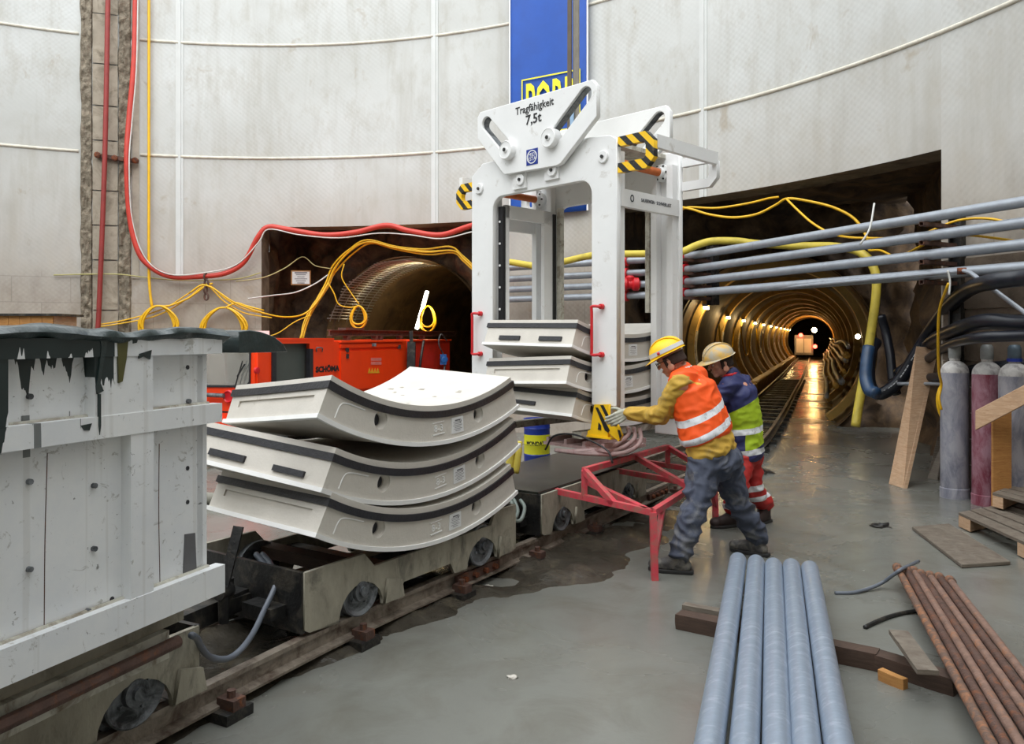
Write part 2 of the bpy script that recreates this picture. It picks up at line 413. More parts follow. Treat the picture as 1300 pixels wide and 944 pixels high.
# chiselled service channel up the left wall
def rough_strip(px0, px1, nm, amp, seed):
    a, b = wang(px0), wang(px1); bm = new()
    def f(u, v):
        z = 9.9*v; p = V((u*3*.5, seed, z*2.5))
        e = noise.noise(V((seed, z*2.2, u*4)))*.05 if u in (0, 1) else 0
        d = .05 + amp*noise.fractal(V((u*2.2 + seed, z*3.2, 0)), 1.0, 2.0, 4) + .035*noise.noise(V((u*3+seed, z*7, 3)))
        if u in (0, 1): d = -.05
        return wpt(a + (b-a)*u + e/SR, z, d)
    grid(bm, f, 7, 300); return struct(nm, bm, m_rough, smooth=False)
rough_strip(101, 119, 'trim_7', .045, 1.3); rough_strip(149, 168, 'trim_8', .045, 5.1)
bm = new(); a, b = wang(118), wang(150)
m_chan = M('channel_concrete_blocks', srgb(160,150,134), .8, 0, .2, 3, dirt=srgb(110,100,84), dirt_amt=.4, dirt_scale=3, bump=.4, bscale=14)
z = 0
while z < 9.6:
    h = random.choice((.62, .75, .9)); grid(bm, lambda u, v: wpt(a + (b-a)*u, z + .012 + (h-.024)*v, .03 + .012*math.sin(z*9)), 2, 1); z += h
struct('trim_9', bm, m_chan)
bm = new(); a, b = wang(168), wang(177)
grid(bm, lambda u, v: wpt(a + (b-a)*u, 2.7 + 7*v, .012), 1, 1); struct('trim_10', bm, M('channel_edge_concrete', srgb(168,160,146), .8, 0, .15))

# ---------------------------------------------------------------- floor
bm = new(); box(bm, (6, 36, -.06), (80, 110, .12)); struct('floor', bm, m_floor)

# ---------------------------------------------------------------- rock chambers and tunnels behind the openings
AX = V((.3665, .9304, 0)); PE = V((.9304, -.3665, 0)); UP = V((0,0,1))
def rough_patch(nm, fn, nrm, nu, nv, amp, fr, mt=None, name_ok=True):
    bm = new()
    def g(u, v):
        p = fn(u, v); return p + nrm*(amp*noise.fractal(p*fr, .9, 2.0, 5) + amp*.6*abs(noise.noise(p*fr*.45)))
    grid(bm, g, nu, nv); return struct(nm, bm, mt or m_rock, smooth=50)
def rock_face(nm, c, r, rout, amp):
    def fn(u, v):
        a = 2*PI*u; rr = r + (rout-r)*v**1.3
        return c + PE*math.cos(a)*rr + UP*math.sin(a)*rr
    bm = new()
    def g(i, v):
        p = fn(i, v); k = min(1, v*6)
        return p - AX*(k*(amp*noise.fractal(V((p.x,p.y,p.z))*1.1, .9, 2.0, 5) + amp*abs(noise.noise(p*.6))*1.2))
    grid(bm, g, 140, 34, closed_u=True)
    return struct(nm, bm, m_rock, smooth=60)
def tunnel(nm, c, r, L, mt):
    bm = new()
    grid(bm, lambda u, v: c + AX*(L*v) + (PE*math.cos(2*PI*u) + UP*math.sin(2*PI*u))*(r + .04*noise.noise(V((8*u, v*L*.8, 3)))), 64, int(L*1.5), closed_u=True)
    box(bm, c + AX*L, (.1,.1,.1)) if False else None
    return struct(nm, bm, mt, smooth=True)
T1 = V((-2.05, 15.6, 1.42)); T2 = V((4.95, 14.95, 1.42)); TR = 1.78
rock_face('wall_rock_left', T1, TR, 3.9, .35); rock_face('wall_rock_right', T2, TR, 3.6, .35)
tunnel('wall_tunnel_left', T1 - AX*.2, TR + .02, 26, m_lining); tunnel('wall_tunnel_right', T2 - AX*.2, TR + .02, 66, m_lining)
for nm, c, L in (('left', T1, 25.7), ('right', T2, 65.7)):
    bm = new(); plate(bm, [[(2.2*math.cos(a*PI/16), 2.2*math.sin(a*PI/16)) for a in range(32)]], c + AX*L, PE, UP, .2); struct('wall_tunnel_end_' + nm, bm, m_lining)
def vwall(nm, p, q, z0, z1, nrm, amp=.3): rough_patch(nm, lambda u, v: V((p[0]+(q[0]-p[0])*u, p[1]+(q[1]-p[1])*u, z0+(z1-z0)*v)), V(nrm), 40, 30, amp, 1.1)
oL, oR = wpt(B1, 0, -.5), wpt(A1, 0, -.5); pL, pR = wpt(B2, 0, -.5), wpt(A2, 0, -.5)
vwall('wall_chamber_left', (oL.x-.15, oL.y), (oL.x + .5, oL.y + 3.6), -.2, 4.6, PE*1.0, .25)
vwall('wall_chamber_middle', (oR.x+.25, oR.y), (oR.x + 1.2, oR.y + 4.0), -.2, 4.6, -PE, .2)
vwall('wall_chamber_inner', (pL.x-.1, pL.y), (pL.x + 1.3, pL.y + 4.2), -.2, 4.6, PE, .2)
vwall('wall_chamber_right', (pR.x+.12, pR.y-.1), (pR.x + 1.72, pR.y + 4.6), -.2, 4.6, -PE, .22)
for nm, p, q in (('left', oL, oR), ('right', pL, pR)):
    rough_patch('ceiling_chamber_' + nm, lambda u, v: wpt((B1 + (A1-B1)*(u*1.1-.05)) if nm == 'left' else (B2 + (A2-B2)*(u*1.1-.05)), 3.95 + .1*v, -.47) + AX*(5.5*v), UP, 50, 40, .12, 1.0)
# steel rings in the right tunnel, lamps on their left legs
def ring_seg(bm, c, r0, r1, wd, a0=0, a1=2*PI, n=56):
    A = [a0 + (a1-a0)*i/n for i in range(n+1)]
    P = [(r0,0),(r0,wd),(r1,wd),(r1,0)]
    rows = [[bm.verts.new(c + AX*h + (PE*math.cos(a) + UP*math.sin(a))*r) for r, h in P] for a in A]
    for X, Y in zip(rows, rows[1:]):
        for k in range(4): bm.faces.new((X[k], X[(k+1)%4], Y[(k+1)%4], Y[k]))
    bm.faces.new(rows[0]); bm.faces.new(list(reversed(rows[-1])))
RD = [.9, 5.6, 10.0, 14.5, 19, 24, 29, 34, 39, 43.5, 48]
def warm(name, loc, e, r=.08, c=(1,.72,.36)):
    l = bpy.data.lights.new(name, 'POINT'); l.energy = e; l.color = c; l.shadow_soft_size = r
    o = bpy.data.objects.new(name, l); COL.objects.link(o); o.location = loc; return o
where = ['nearest the portal', 'second from the portal', 'third from the portal', 'fourth from the portal', 'fifth from the portal', 'sixth from the portal']
for i, d in enumerate(RD):
    c = T2 + AX*d; a0 = -.95
    far = i >= 6
    t = thing('tunnel_support_ring', ('yellow lit steel arch lining the right tunnel, %s' % where[i]) if not far else 'small distant steel arch deep in the lit right tunnel', 'tunnel arch', tuple(c), 'steel arches of the right tunnel')
    bm = new(); ring_seg(bm, c, TR-.17, TR-.03, .34, a0, PI + .95)
    obj('arch_rib', bm, m_ring, t, smooth=40)
    bm = new(); ring_seg(bm, c + AX*.06, TR-.19, TR-.165, .22, PI*.93, PI*1.22, 12); obj('cable_tray', bm, m_dirty_white, t)
    q = c + PE*(-(TR-.36)) + UP*.72
    if i in (0,) : q = c - PE*1.36 + UP*.82
    lt = thing('tunnel_lamp', ('bright lamp fixed to the left leg of the arch %s' % where[i]) if not far else 'tiny bright lamp in the far row inside the right tunnel', 'lamp', tuple(q), 'lamps along the left side of the right tunnel')
    bm = new(); bar(bm, q - AX*.22 + UP*.05, q + AX*.22 + UP*.05, .09, .05); obj('lamp_housing', bm, m_dirty_white, lt)
    bm = new(); bar(bm, q - AX*.2, q + AX*.2, .06, .045); obj('lamp_tube', bm, m_lamp, lt, smooth=False)
    warm('lamp_light', q + PE*.12 - UP*.1, 8 if i < 8 else 12, .06, (1,.66,.26))
# ================================================================ track
RR = [(-3.3,-.9),(-2.15,1.7),(-1.72,2.6),(-1.245,3.546),(-.84,4.29),(-.25,5.22),(.34,6.13),(1.0,7.16),(1.9,8.6),(2.8,10.1),(3.64,11.5),(4.90,14.5),(6.3,18.0),(8.05,22.4),(12,32.4),(19.6,52),(21.6,57.1)]
RPATH = smooth_path([V((x,y,0)) for x, y in RR], 8)
def offset(P, d):
    out = []
    for i, p in enumerate(P):
        t = (P[min(i+1,len(P)-1)] - P[max(i-1,0)]).normalized(); out.append(p + V((-t.y, t.x, 0))*d)
    return out
def along(P, s0, step):
    out = []; acc = 0; nxt = s0
    for a, b in zip(P, P[1:]):
        L = (b-a).length
        while nxt <= acc + L: out.append((a + (b-a)*((nxt-acc)/L), (b-a).normalized())); nxt += step
        acc += L
    return out
GA = .80
PROF = [(-.055,0),(.055,0),(.055,.012),(.010,.022),(.010,.078),(.026,.086),(.026,.108),(-.026,.108),(-.026,.086),(-.010,.078),(-.010,.022),(-.055,.012)]
for d, nm in ((0, 'steel rail of the wagon track on the side nearer the workers'), (GA, 'steel rail of the wagon track on the side nearer the loco')):
    t = thing('rail', nm, 'rail', tuple(RPATH[0]), 'rails of the wagon track')
    P = [p + V((0,0,.045)) for p in offset(RPATH, d)]
    bm = new(); sweep(bm, P, [(a, b) for a, b in PROF]); obj('rail_bar', bm, m_rail, t)
    if d == 0:
        for c, dr in along(RPATH, 3.75, 3.1)[:3]:
            n = V((dr.y,-dr.x,0)); bm = new(); bar(bm, c + n*.03 + V((0,0,.095)) - dr*.24, c + n*.03 + V((0,0,.095)) + dr*.24, .022, .06)
            fp = obj('fishplate', bm, m_rust_dark, t)
            for k in (-.17, -.06, .06, .17):
                bm = new(); cyl(bm, c + n*.03 + dr*k + V((0,0,.095)), c + n*.068 + dr*k + V((0,0,.095)), .019, 8); obj('bolt', bm, m_rust, fp)
            bm = new(); bar(bm, c + dr*.0 + V((0,0,.156)) - dr*.5, c + V((0,0,.156)) + dr*.1, .02, .004); 
            bm.free()
cl = offset(RPATH, GA/2)
sl = along(cl, 3.9, .92)
for i, (c, dr) in enumerate(sl[:34]):
    if c.y > 30: break
    n = V((dr.y,-dr.x,0)); bm = new(); bar(bm, c - n*.56 + V((0,0,.02)), c + n*.54 + V((0,0,.02)), .15, .05)
    where_ = 'beside the stacked segments' if c.y < 6 else ('in front of the tunnel mouth' if c.y < 13 else 'inside the lit tunnel')
    st = obj('track_sleeper', bm, m_grease, None, loc=(c.x, c.y, 0)); tag(st, 'mud covered track sleeper ' + where_, 'sleeper', 'sleepers ' + where_)
    if i < 9:
        for sd in (.40,):
            b2 = new(); q = c + n*(GA/2 + .085) + V((0,0,.045)); box(b2, q + V((0,0,.02)), (.07,.1,.05), Matrix.Rotation(math.atan2(dr.y, dr.x), 3, 'Z'))
            cyl(b2, q + V((0,0,.03)), q + V((0,0,.075)), .02, 8); obj('rail_clamp', b2, m_rust_dark, st)
# black mud between and beside the rails
bm = new()
PP = [p for p in offset(RPATH, GA*.5) if -1 < p.y < 14]
def mudf(u, v):
    i = u*(len(PP)-1); a = int(min(i, len(PP)-2)); p = PP[a].lerp(PP[a+1], i-a); dr = (PP[a+1]-PP[a]).normalized()
    kk = (1 + 1.5*math.exp(-((p.y-6.7)/1.5)**2)*(1 + .5*noise.noise(p*1.3))) if v < .5 else 1; q = p + V((-dr.y, dr.x, 0))*((v-.5)*.98*kk); e = 1 - abs(v-.5)*2
    return q + V((0,0, -.02 + min(1, e*3)*.05*(1+.6*noise.noise(q*.9)) + min(1,e*3)*.05*noise.fractal(q*3.1, 1, 2, 4)))
grid(bm, mudf, 220, 26); tag(obj('track_mud', bm, m_mud, None, smooth=True), 'black wet mud and slurry lying between the wagon track rails', 'mud', kind='stuff')

# ================================================================ tunnel lining segments
def gridclosed(bm, A, B):
    pass
def make_segment(label, x, y, org, ph, Rr=2.02, th=.23, L=1.0, pads=(), far_pads=(), group='curved concrete tunnel lining segments', label_side=1, recess=True, marks=False):
    """x chord direction, y axial direction away from the end face, org the lowest inner point of that face;
    ph = (near left, near right, far left, far right) end angles in degrees"""
    x = V(x).normalized(); y = V(y); y = (y - x*y.dot(x)).normalized(); z = x.cross(y)
    nl, nr_, fl, fr = [math.radians(a) for a in ph]
    def P(a, v, d): return org + y*(v*L) + x*((Rr + d)*math.sin(a)) + z*(Rr - (Rr + d)*math.cos(a))
    def ang(u, v): return -(nl + (fl-nl)*v) + ((nl + (fl-nl)*v) + (nr_ + (fr-nr_)*v))*u
    t = thing('tunnel_segment', label, 'tunnel segment', tuple(org), group)
    bm = new(); N = 26; K = 4
    G = {}
    for i in range(N+1):
        for j in range(K+1):
            for d in (0, 1):
                G[i,j,d] = bm.verts.new(P(ang(i/N, j/K), j/K, th*d))
    q = lambda *k: bm.faces.new([G[a] for a in k])
    for i in range(N):
        for j in range(K):
            q((i,j,0),(i+1,j,0),(i+1,j+1,0),(i,j+1,0)); q((i,j,1),(i,j+1,1),(i+1,j+1,1),(i+1,j,1))
        q((i,0,0),(i,0,1),(i+1,0,1),(i+1,0,0)); q((i,K,0),(i+1,K,0),(i+1,K,1),(i,K,1))
    for j in range(K):
        q((0,j,0),(0,j+1,0),(0,j+1,1),(0,j,1)); q((N,j,0),(N,j,1),(N,j+1,1),(N,j+1,0))
    bmesh.ops.recalc_face_normals(bm, faces=bm.faces)
    me = bpy.data.meshes.new('seg'); bm.to_mesh(me); bm.free()
    ob = bpy.data.objects.new('seg', me); COL.objects.link(ob)
    # cutters: bolt pockets, joint-face recess
    cb = new()
    holes = [math.radians(-12.3), math.radians(12.3)]
    for a in holes:
        c = P(a, 0, th*.50); ax = (y + x*.35*(1)).normalized()
        lathe(cb, c - y*.05 + x*.0, y, [(.052,0),(.052,.062),(.034,.085),(.034,.2)], 20)
    def J(side, u, v, lift=0.0):
        """point on the joint face (side 0 left / 1 right): u along the axis, v across the thickness"""
        a = ang(side, u); p = P(a, u, th*v); t_ = (x*math.cos(a) + z*math.sin(a)) * (-1 if side == 0 else 1)
        return p + t_*lift
    if recess:
        hexa(cb, [J(0, u, v, -.012) for u, v in ((.10,.44),(.90,.44),(.90,.60),(.10,.60))] + [J(0, u, v, .03) for u, v in ((.10,.44),(.90,.44),(.90,.60),(.10,.60))])
    bmesh.ops.recalc_face_normals(cb, faces=cb.faces)
    mc = bpy.data.meshes.new('cut'); cb.to_mesh(mc); cb.free(); oc = bpy.data.objects.new('cut', mc); COL.objects.link(oc)
    md = ob.modifiers.new('b', 'BOOLEAN'); md.operation = 'DIFFERENCE'; md.object = oc; md.solver = 'EXACT'
    dg = bpy.context.evaluated_depsgraph_get(); me2 = bpy.data.meshes.new_from_object(ob.evaluated_get(dg))
    for o_ in (ob, oc): bpy.data.objects.remove(o_)
    bm = new(); bm.from_mesh(me2); bpy.data.meshes.remove(me2)
    obj('segment_body', bm, m_conc, t, smooth=25, fix=False)
    for a in holes:
        bm = new(); c = P(a, 0, th*.50); lathe(bm, c + y*.045, y, [(.040,0),(.040,.03)], 18); obj('bolt_hole_shade', bm, m_rubber, t)['label'] = 'dark disc painting the shade inside the bolt hole'  # added dark disc stands in for the shade deep in each bolt pocket
    # pale sharp outer edge
    bm = new(); b = .014
    def ring(d0, d1, out, step=28):
        loop = [(u/step, 0.0, 'n') for u in range(step+1)] + [(1.0, j/6, 'r') for j in range(1, 7)] + [(1-u/step, 1.0, 'f') for u in range(1, step+1)] + [(0.0, 1-j/6, 'l') for j in range(1, 6)]
        rows = []
        for k, (u, v, s) in enumerate(loop):
            a = ang(u, v); ov = -out/L if v == 0 else (out/L if v == 1 else 0); oa = (-out/(Rr+.1) if u == 0 else (out/(Rr+.1) if u == 1 else 0))
            iv = .012/L if v == 0 else (-.012/L if v == 1 else 0); ia = .006 if u == 0 else (-.006 if u == 1 else 0)
            rows.append([bm.verts.new(p) for p in (P(a+ia, v+iv, d0), P(a+oa, v+ov, d0), P(a+oa, v+ov, d1), P(a+ia, v+iv, d1))])
        n = len(rows)
        for i in range(n):
            A, B = rows[i], rows[(i+1) % n]
            for k in range(4): bm.faces.new((A[k], A[(k+1)%4], B[(k+1)%4], B[k]))
    ring(th-.020, th+.004, .012); obj('edge_lip', bm, m_conc_lip, t)['label'] = 'pale cast outer edge of the segment'
    bm = new(); ring(.032, .072, .011); obj('gasket', bm, m_rubber, t)['label'] = 'black rubber sealing gasket round the segment'
    # label sheet and embossed mark on the end face
    a0 = math.radians(6.2 if label_side > 0 else 1.5); hw = .027
    rad = lambda a, d: P(a, 0, d)
    bm = new(); quadbox(bm, [rad(a0-hw, .184)-y*.0, rad(a0+hw, .184), rad(a0+hw, .086), rad(a0-hw, .086)], .004, .0)
    ls = obj('label_sheet', bm, m_paper, t); ls['label'] = 'white printed label sheet'
    bm = new(); ux = (rad(a0+hw,.13)-rad(a0-hw,.13)).normalized(); c0 = rad(a0, .135) - y*.0045; uy = ux.cross(-y).normalized(); uy = uy if uy.z > 0 else -uy
    for r_, (wd, hh) in enumerate(((.05,.008),(.085,.0022),(.07,.0022),(.09,.0022),(.06,.0022),(.085,.0022),(.05,.0022))):
        cc = c0 + uy*(.03 - r_*.0105); bar(bm, cc - ux*wd/2, cc + ux*wd/2, .0012, hh, up=uy)
    plate(bm, [[(.008*math.cos(k*PI/6), .011*math.sin(k*PI/6)) for k in range(12)], [(.006*math.cos(k*PI/6), .008*math.sin(k*PI/6)) for k in range(12)]], c0 + ux*.030 + uy*.022, ux, uy, .0012)
    obj('printing', bm, m_ink, ls)
    a1 = a0 - .086; bm = new(); c1 = rad(a1, .13) - y*.001
    bar(bm, c1 - ux*.055 - uy*.04, c1 + ux*.055 - uy*.04, .006, .006, up=uy); bar(bm, c1 - ux*.055 + uy*.03, c1 + ux*.055 + uy*.03, .006, .004, up=uy)
    textm(bm, '8-3', c1 - uy*.006, ux, uy, .06, .003, 1.1)
    obj('embossed_mark', bm, m_conc_lip, t)
    # shallow panel line near the left end of the end face
    bm = new(); tube(bm, smooth_path([P(-nl+.05, 0, .19), P(-nl+.055, 0, .12), P(-nl+.075, 0, .095), P(-nl+.14, 0, .09)], 5), .004, 6); obj('moulded_line', bm, m_conc_lip, t)
    if marks:
        bm = new(); rnd = random.Random(4)
        for k in range(22):
            a, v = rnd.uniform(-.25, .33), rnd.uniform(.15, .85); w1_, h1_ = rnd.uniform(.008,.018), rnd.uniform(.012,.03)
            quadbox(bm, [P(a-w1_/2, v-h1_, -.001), P(a-w1_/2*.6, v+h1_, -.001), P(a+w1_/2, v+h1_*.8, -.001), P(a+w1_/2*.8, v-h1_*.7, -.001)], .0015)
        mk_ = obj('mud_prints', bm, M('grey_mud_print', srgb(150,144,132), .8), t); mk_['kind'] = 'stuff'
    for side, u0, u1, v0, v1 in pads:
        bm = new(); quadbox(bm, [J(side, u0, v0), J(side, u1, v0), J(side, u1, v1), J(side, u0, v1)], .016, .012); 
        bm2 = new(); hexa(bm2, [J(side,u,v,-.01) for u, v in ((u0,v0),(u1,v0),(u1,v1),(u0,v1))] + [J(side,u,v,.014) for u, v in ((u0,v0),(u1,v0),(u1,v1),(u0,v1))]); bm.free()
        obj('packing_strip', bm2, m_rubber, t)['label'] = 'black packing strip in the joint face'
    return t, P, z
# stack on the front wagon
UW = V((.5465,.8375,0)); NL = V((-.8375,.5465,0)); HA = math.radians(23.95); Rr = 2.02
def place(A, C, tilt, HA=HA, **k):
    A, C = V(A), V(C); x = (C-A).normalized(); y = (NLx + V((0,0,tilt))).normalized(); y = (y - x*y.dot(x)).normalized(); z = x.cross(y)
    return dict(x=x, y=y, org=(A+C)/2 - z*(Rr - Rr*math.cos(HA)))
NLx = NL
def AC(za, zc, sh=0.0, s0=0.0):
    A = V((-.907,3.977,0)) + UW*s0; return (A + V((0,0,za)), A + UW*1.64 + V((0,0,zc)))
A_, C_ = AC(.863, .783); make_segment('lowest of the three curved grey concrete segments stacked on the front wagon', **place(A_, C_, .05), ph=(24,24,21,25))
A_, C_ = AC(1.085, 1.095, s0=.03); make_segment('middle curved concrete segment of the wagon stack, two black strips on its joint face', **place(A_, C_, .06), ph=(24,24,25.5,25), pads=((0,.14,.36,.66,.80),(0,.58,.86,.62,.78)), recess=False)
A_, C_ = AC(1.455, 1.375); make_segment('topmost curved concrete segment of the wagon stack with white sunlit hollow top', **place(A_, C_, -.01), ph=(24,24,18,28), marks=True)
# ================================================================ gantry geometry first: its plane
GP = Plane((.825, 6.2), (-.696, .718)); E = V((.718,.696,0)).normalized(); W = GP.d     # W along the front plate (to the left), E into the depth
E = V((-GP.n.x, -GP.n.y, 0))
NLx = W
def GAC(za, zc, d0, t0): 
    A = GP.o - GP.n*d0 + W*t0; return (A + V((0,0,za)), A + E*1.32 + V((0,0,zc)))
HA2 = math.radians(19.07)
g2 = 'concrete segments held by the lifting frame'
A_, C_ = GAC(1.235, 1.235, -.16, .265); make_segment('lowest concrete segment held inside the white lifting frame above the wagon deck', **place(A_, C_, .02, HA2), label_side=-1, ph=(19,19,19,19), group=g2, pads=((0,.42,.78,.62,.76),), recess=False)
A_, C_ = GAC(1.50, 1.52, -.24, .265); make_segment('middle concrete segment held inside the white lifting frame, ribbed joint face', **place(A_, C_, -.03, HA2), label_side=-1, ph=(19,19,18,19), group=g2)
A_, C_ = GAC(1.785, 1.775, -.16, .265); make_segment('topmost concrete segment inside the white lifting frame, two black strips on its white end', **place(A_, C_, .0, HA2), label_side=-1, ph=(19,19,20,19), group=g2, pads=((0,.12,.36,.64,.80),(0,.58,.82,.64,.80)), recess=False)

# ================================================================ wagons
def wagon(label, w1, w2, f_over, b_over, ztop, deck, hoses):
    w1, w2 = V((*w1,0)), V((*w2,0)); u = (w2-w1).normalized(); n = V((u.y,-u.x,0)); wb = (w2-w1).length
    c0 = w1 - n*(GA/2)                       # over the front axle, on the track centre
    X = lambda s, t, z: c0 + u*s + n*t + V((0,0,z))
    t = thing('flat_wagon', label, 'wagon', tuple(c0), 'low rail wagons')
    s0, s1 = -f_over, wb + b_over; zr = .153
    def arch(s, r=.168): return [(s - r*math.cos(a*PI/10), .155 + r*.0 + r*math.sin(a*PI/10)) for a in range(0, 11)]
    for sd in (-1, 1):
        out = [(s0, .19)] + [(s0+.03,.17)] + [(0-.165,.17)] + [(a, b) for a, b in arch(0)] + [(.165,.17),(.30,.17),(.34,.24),(wb-.34,.24),(wb-.30,.17),(wb-.165,.17)] + [(a, b) for a, b in arch(wb)] + [(wb+.165,.17),(s1,.17),(s1,ztop)] + ([(s1-.25,ztop),(s1-.3,ztop-.085),(s0+.5,ztop-.085),(s0+.42,ztop)] if not deck else []) + [(s0,ztop)]
        bm = new(); plate(bm, [out], X(0, sd*(GA/2+.05), 0), u, V((0,0,1)), .022); obj('side_plate', bm, m_wagon, t)
    bm = new()
    for s in (s0, s1): fbox(bm, X(s,0,0), (u,n,V((0,0,1))), (-.012,-GA/2-.05,.17), (.012,GA/2+.05,ztop))
    fbox(bm, X(0,0,0), (u,n,V((0,0,1))), (s0+.1,-.09,.2), (s1-.1,.09,.30))
    for s in (s0+.12, .3, wb-.3, s1-.12): fbox(bm, X(s,0,0), (u,n,V((0,0,1))), (-.04,-GA/2-.04,.24), (.04,GA/2+.04,.34))
    obj('chassis', bm, m_grease, t)
    if deck:
        bm = new(); fbox(bm, X(0,0,0), (u,n,V((0,0,1))), (s0+.0,-GA/2-.03,ztop), (s1,GA/2+.03,ztop+.018)); obj('deck', bm, M('oily_deck_plate', srgb(36,40,38), .22, .3, .4, 4, dirt=srgb(82,84,74), dirt_amt=.4, dirt_scale=3), t)
    else:
        for s in (s0+.46, s1-.34):
            bm = new(); fbox(bm, X(s,0,0), (u,n,V((0,0,1))), (-.05,-GA/2-.03,.33), (.05,GA/2+.03,.395)); obj('cross_bearer', bm, m_wood_dark, t)
    for s in (0, wb):
        ax = new(); cyl(ax, X(s,-GA/2,.278), X(s,GA/2,.278), .03, 12); obj('axle', ax, m_grease, t)
        for sd in (-1, 1):
            bm = new(); lathe(bm, X(s, sd*(GA/2-.02), .278), n*sd, [(.150,0),(.153,.014),(.135,.022),(.135,.075),(.128,.08),(.108,.066),(.055,.066),(.052,.088),(.03,.09)], 36)
            wh = obj('wheel', bm, m_wheel, t, smooth=30)
            bm = new(); cyl(bm, X(s, sd*(GA/2+.06), .278), X(s, sd*(GA/2+.085), .278), .026, 14)
            for k in range(4):
                a = k*PI/2 + .5; q = X(s, sd*(GA/2+.047), .278) + u*(.07*math.cos(a)) + V((0,0,.07*math.sin(a))); cyl(bm, q, q + n*sd*.012, .009, 8)
            obj('hub_cap', bm, m_wheel, wh)
        # axle guard beside the wheel
        bm = new(); plate(bm, [[(s+.16,.17),(s+.32,.17),(s+.30,.27),(s+.19,.30)]], X(0, GA/2+.075, 0), u, V((0,0,1)), .02); obj('axle_guard', bm, m_wagon, t)
    for s, sg in ((s0,-1),(s1,1)):
        bm = new(); fbox(bm, X(s,0,0), (u*sg,n,V((0,0,1))), (0,-.07,.24), (.2,.07,.31)); cyl(bm, X(s+sg*.2,-.0,.2), X(s+sg*.2,0,.36), .022, 10); fbox(bm, X(s,0,0), (u*sg,n,V((0,0,1))), (.0,.12,.24), (.11,.34,.30)); obj('coupling', bm, m_grease, t, smooth=30)
    return t, X, wb, u, n
wA, XA, wbA, uA, nA = wagon('low muddy rail wagon carrying the stack of three segments', (-.86,4.28), (-.245,5.21), .40, .40, .475, False, 0)
wB, XB, wbB, uB, nB = wagon('low rail wagon with bare oily deck beneath the white lifting frame', (.345,6.14), (1.0,7.15), .32, .40, .475, True, 0)
wC, XC, wbC, uC, nC = wagon('low muddy wagon underneath the big white skip', (-2.01,2.06), (-1.50,3.06), .5, .30, .44, False, 0)
wC['group'] = 'low rail wagons'
bm = new(); fbox(bm, XC(0,0,0), (uC,nC,V((0,0,1))), (-.5,-.3,.36), (1.3,.3,.62)); obj('skip_support', bm, m_grease, wC)
# timber packers under the segments
pk = ['left end', 'middle', 'right end']
for nm, base, zs, ud in (('front wagon', V((-.907,3.977,0)), (.662, .955), UW),):
    for zi, z in enumerate(zs):
        for k, s in enumerate((.62, 1.04)):
            pass

# hoses and lever at the front of the first wagon
def cable(nm, pts, r, mt, label, cat='cable', group=None, k=6, n=8, closed=False, parent=None):
    P = smooth_path(pts, k, closed); bm = new(); tube(bm, P, r, n, closed)
    if parent is not None: return obj(nm, bm, mt, parent, smooth=True)
    o = obj(nm, bm, mt, None, smooth=True, loc=tuple(P[0])); return tag(o, label, cat, group)
q = lambda px, py, Y: at(px, py, Y)
cable('brake_hose', [q(325,703,4.5), q(337,717,4.4), q(343,733,4.2), q(356,741,4.05), q(378,741,4.05), q(396,736,4.05)], .017, m_greyhose, 'upper of the two short grey hoses looping at the wagon front', 'hose')
cable('brake_hose', [q(333,703,4.5), q(343,715,4.4), q(350,730,4.2), q(362,736,4.1), q(382,736,4.05), q(398,731,4.05)], .017, m_greyhose, 'rear one of the two short grey hoses looping at the wagon front', 'hose')
cable('air_hose', [q(352,737,4.05), q(346,752,4.0), q(335,775,3.9), q(322,802,3.75), q(306,824,3.6), q(288,836,3.5), q(268,834,3.4), q(256,822,3.3), q(250,810,3.2), q(243,806,3.1)], .014, m_greyhose, 'long grey hose hanging in a loop between skip and front wagon', 'hose')
t = thing('brake_lever', 'upright muddy steel lever between the skip and the front wagon', 'lever', tuple(q(283,745,3.9)))
bm = new(); bar(bm, q(283,748,3.9), q(303,668,4.0), .018, .05, up=(1,0,0)); obj('lever_arm', bm, m_grease, t)
bm = new(); cyl(bm, q(277,752,3.88), q(291,748,3.95), .04, 14); cyl(bm, q(283,752,3.9), q(284,790,3.9), .025, 10); obj('pivot', bm, m_grease, t, smooth=30)
# coupling bar from skip wagon to front wagon
t = thing('drawbar', 'muddy coupling bar joining skip wagon and front wagon', 'drawbar', tuple(XA(-.6,0,0)))
bm = new(); bar(bm, XC(1.45,0,.27), XA(-.42,0,.28), .10, .10); obj('bar', bm, m_grease, t)
for s_ in (-.5, -.85): bm = new(); cyl(bm, XA(s_,0,.2), XA(s_,0,.40), .028, 12); obj('coupling_pin', bm, m_grease, t, smooth=30)
t = thing('drawbar', 'muddy coupling bar and hoses joining the two segment wagons', 'drawbar', tuple(XA(1.7,0,0)))
bm = new(); bar(bm, XA(wbA+.42,0,.28), XB(-.34,0,.28), .09, .09); obj('bar', bm, m_grease, t)
for k, (dx, dz) in enumerate(((.0,.0),(.05,.03),(.1,-.01),(.16,.02))):
    bm = new(); P = [XA(wbA+.40,.12+dx,.40+dz), XA(wbA+.50,.16+dx,.33+dz), XB(-.50,.22+dx,.31), XB(-.40,.2+dx,.36+dz), XB(-.33,.12+dx,.42)]
    tube(bm, smooth_path(P, 6), .014, 8); obj('hose', bm, M('dusty_hose_%d' % k, srgb(120,130,124), .5, 0, .3), t, smooth=True)

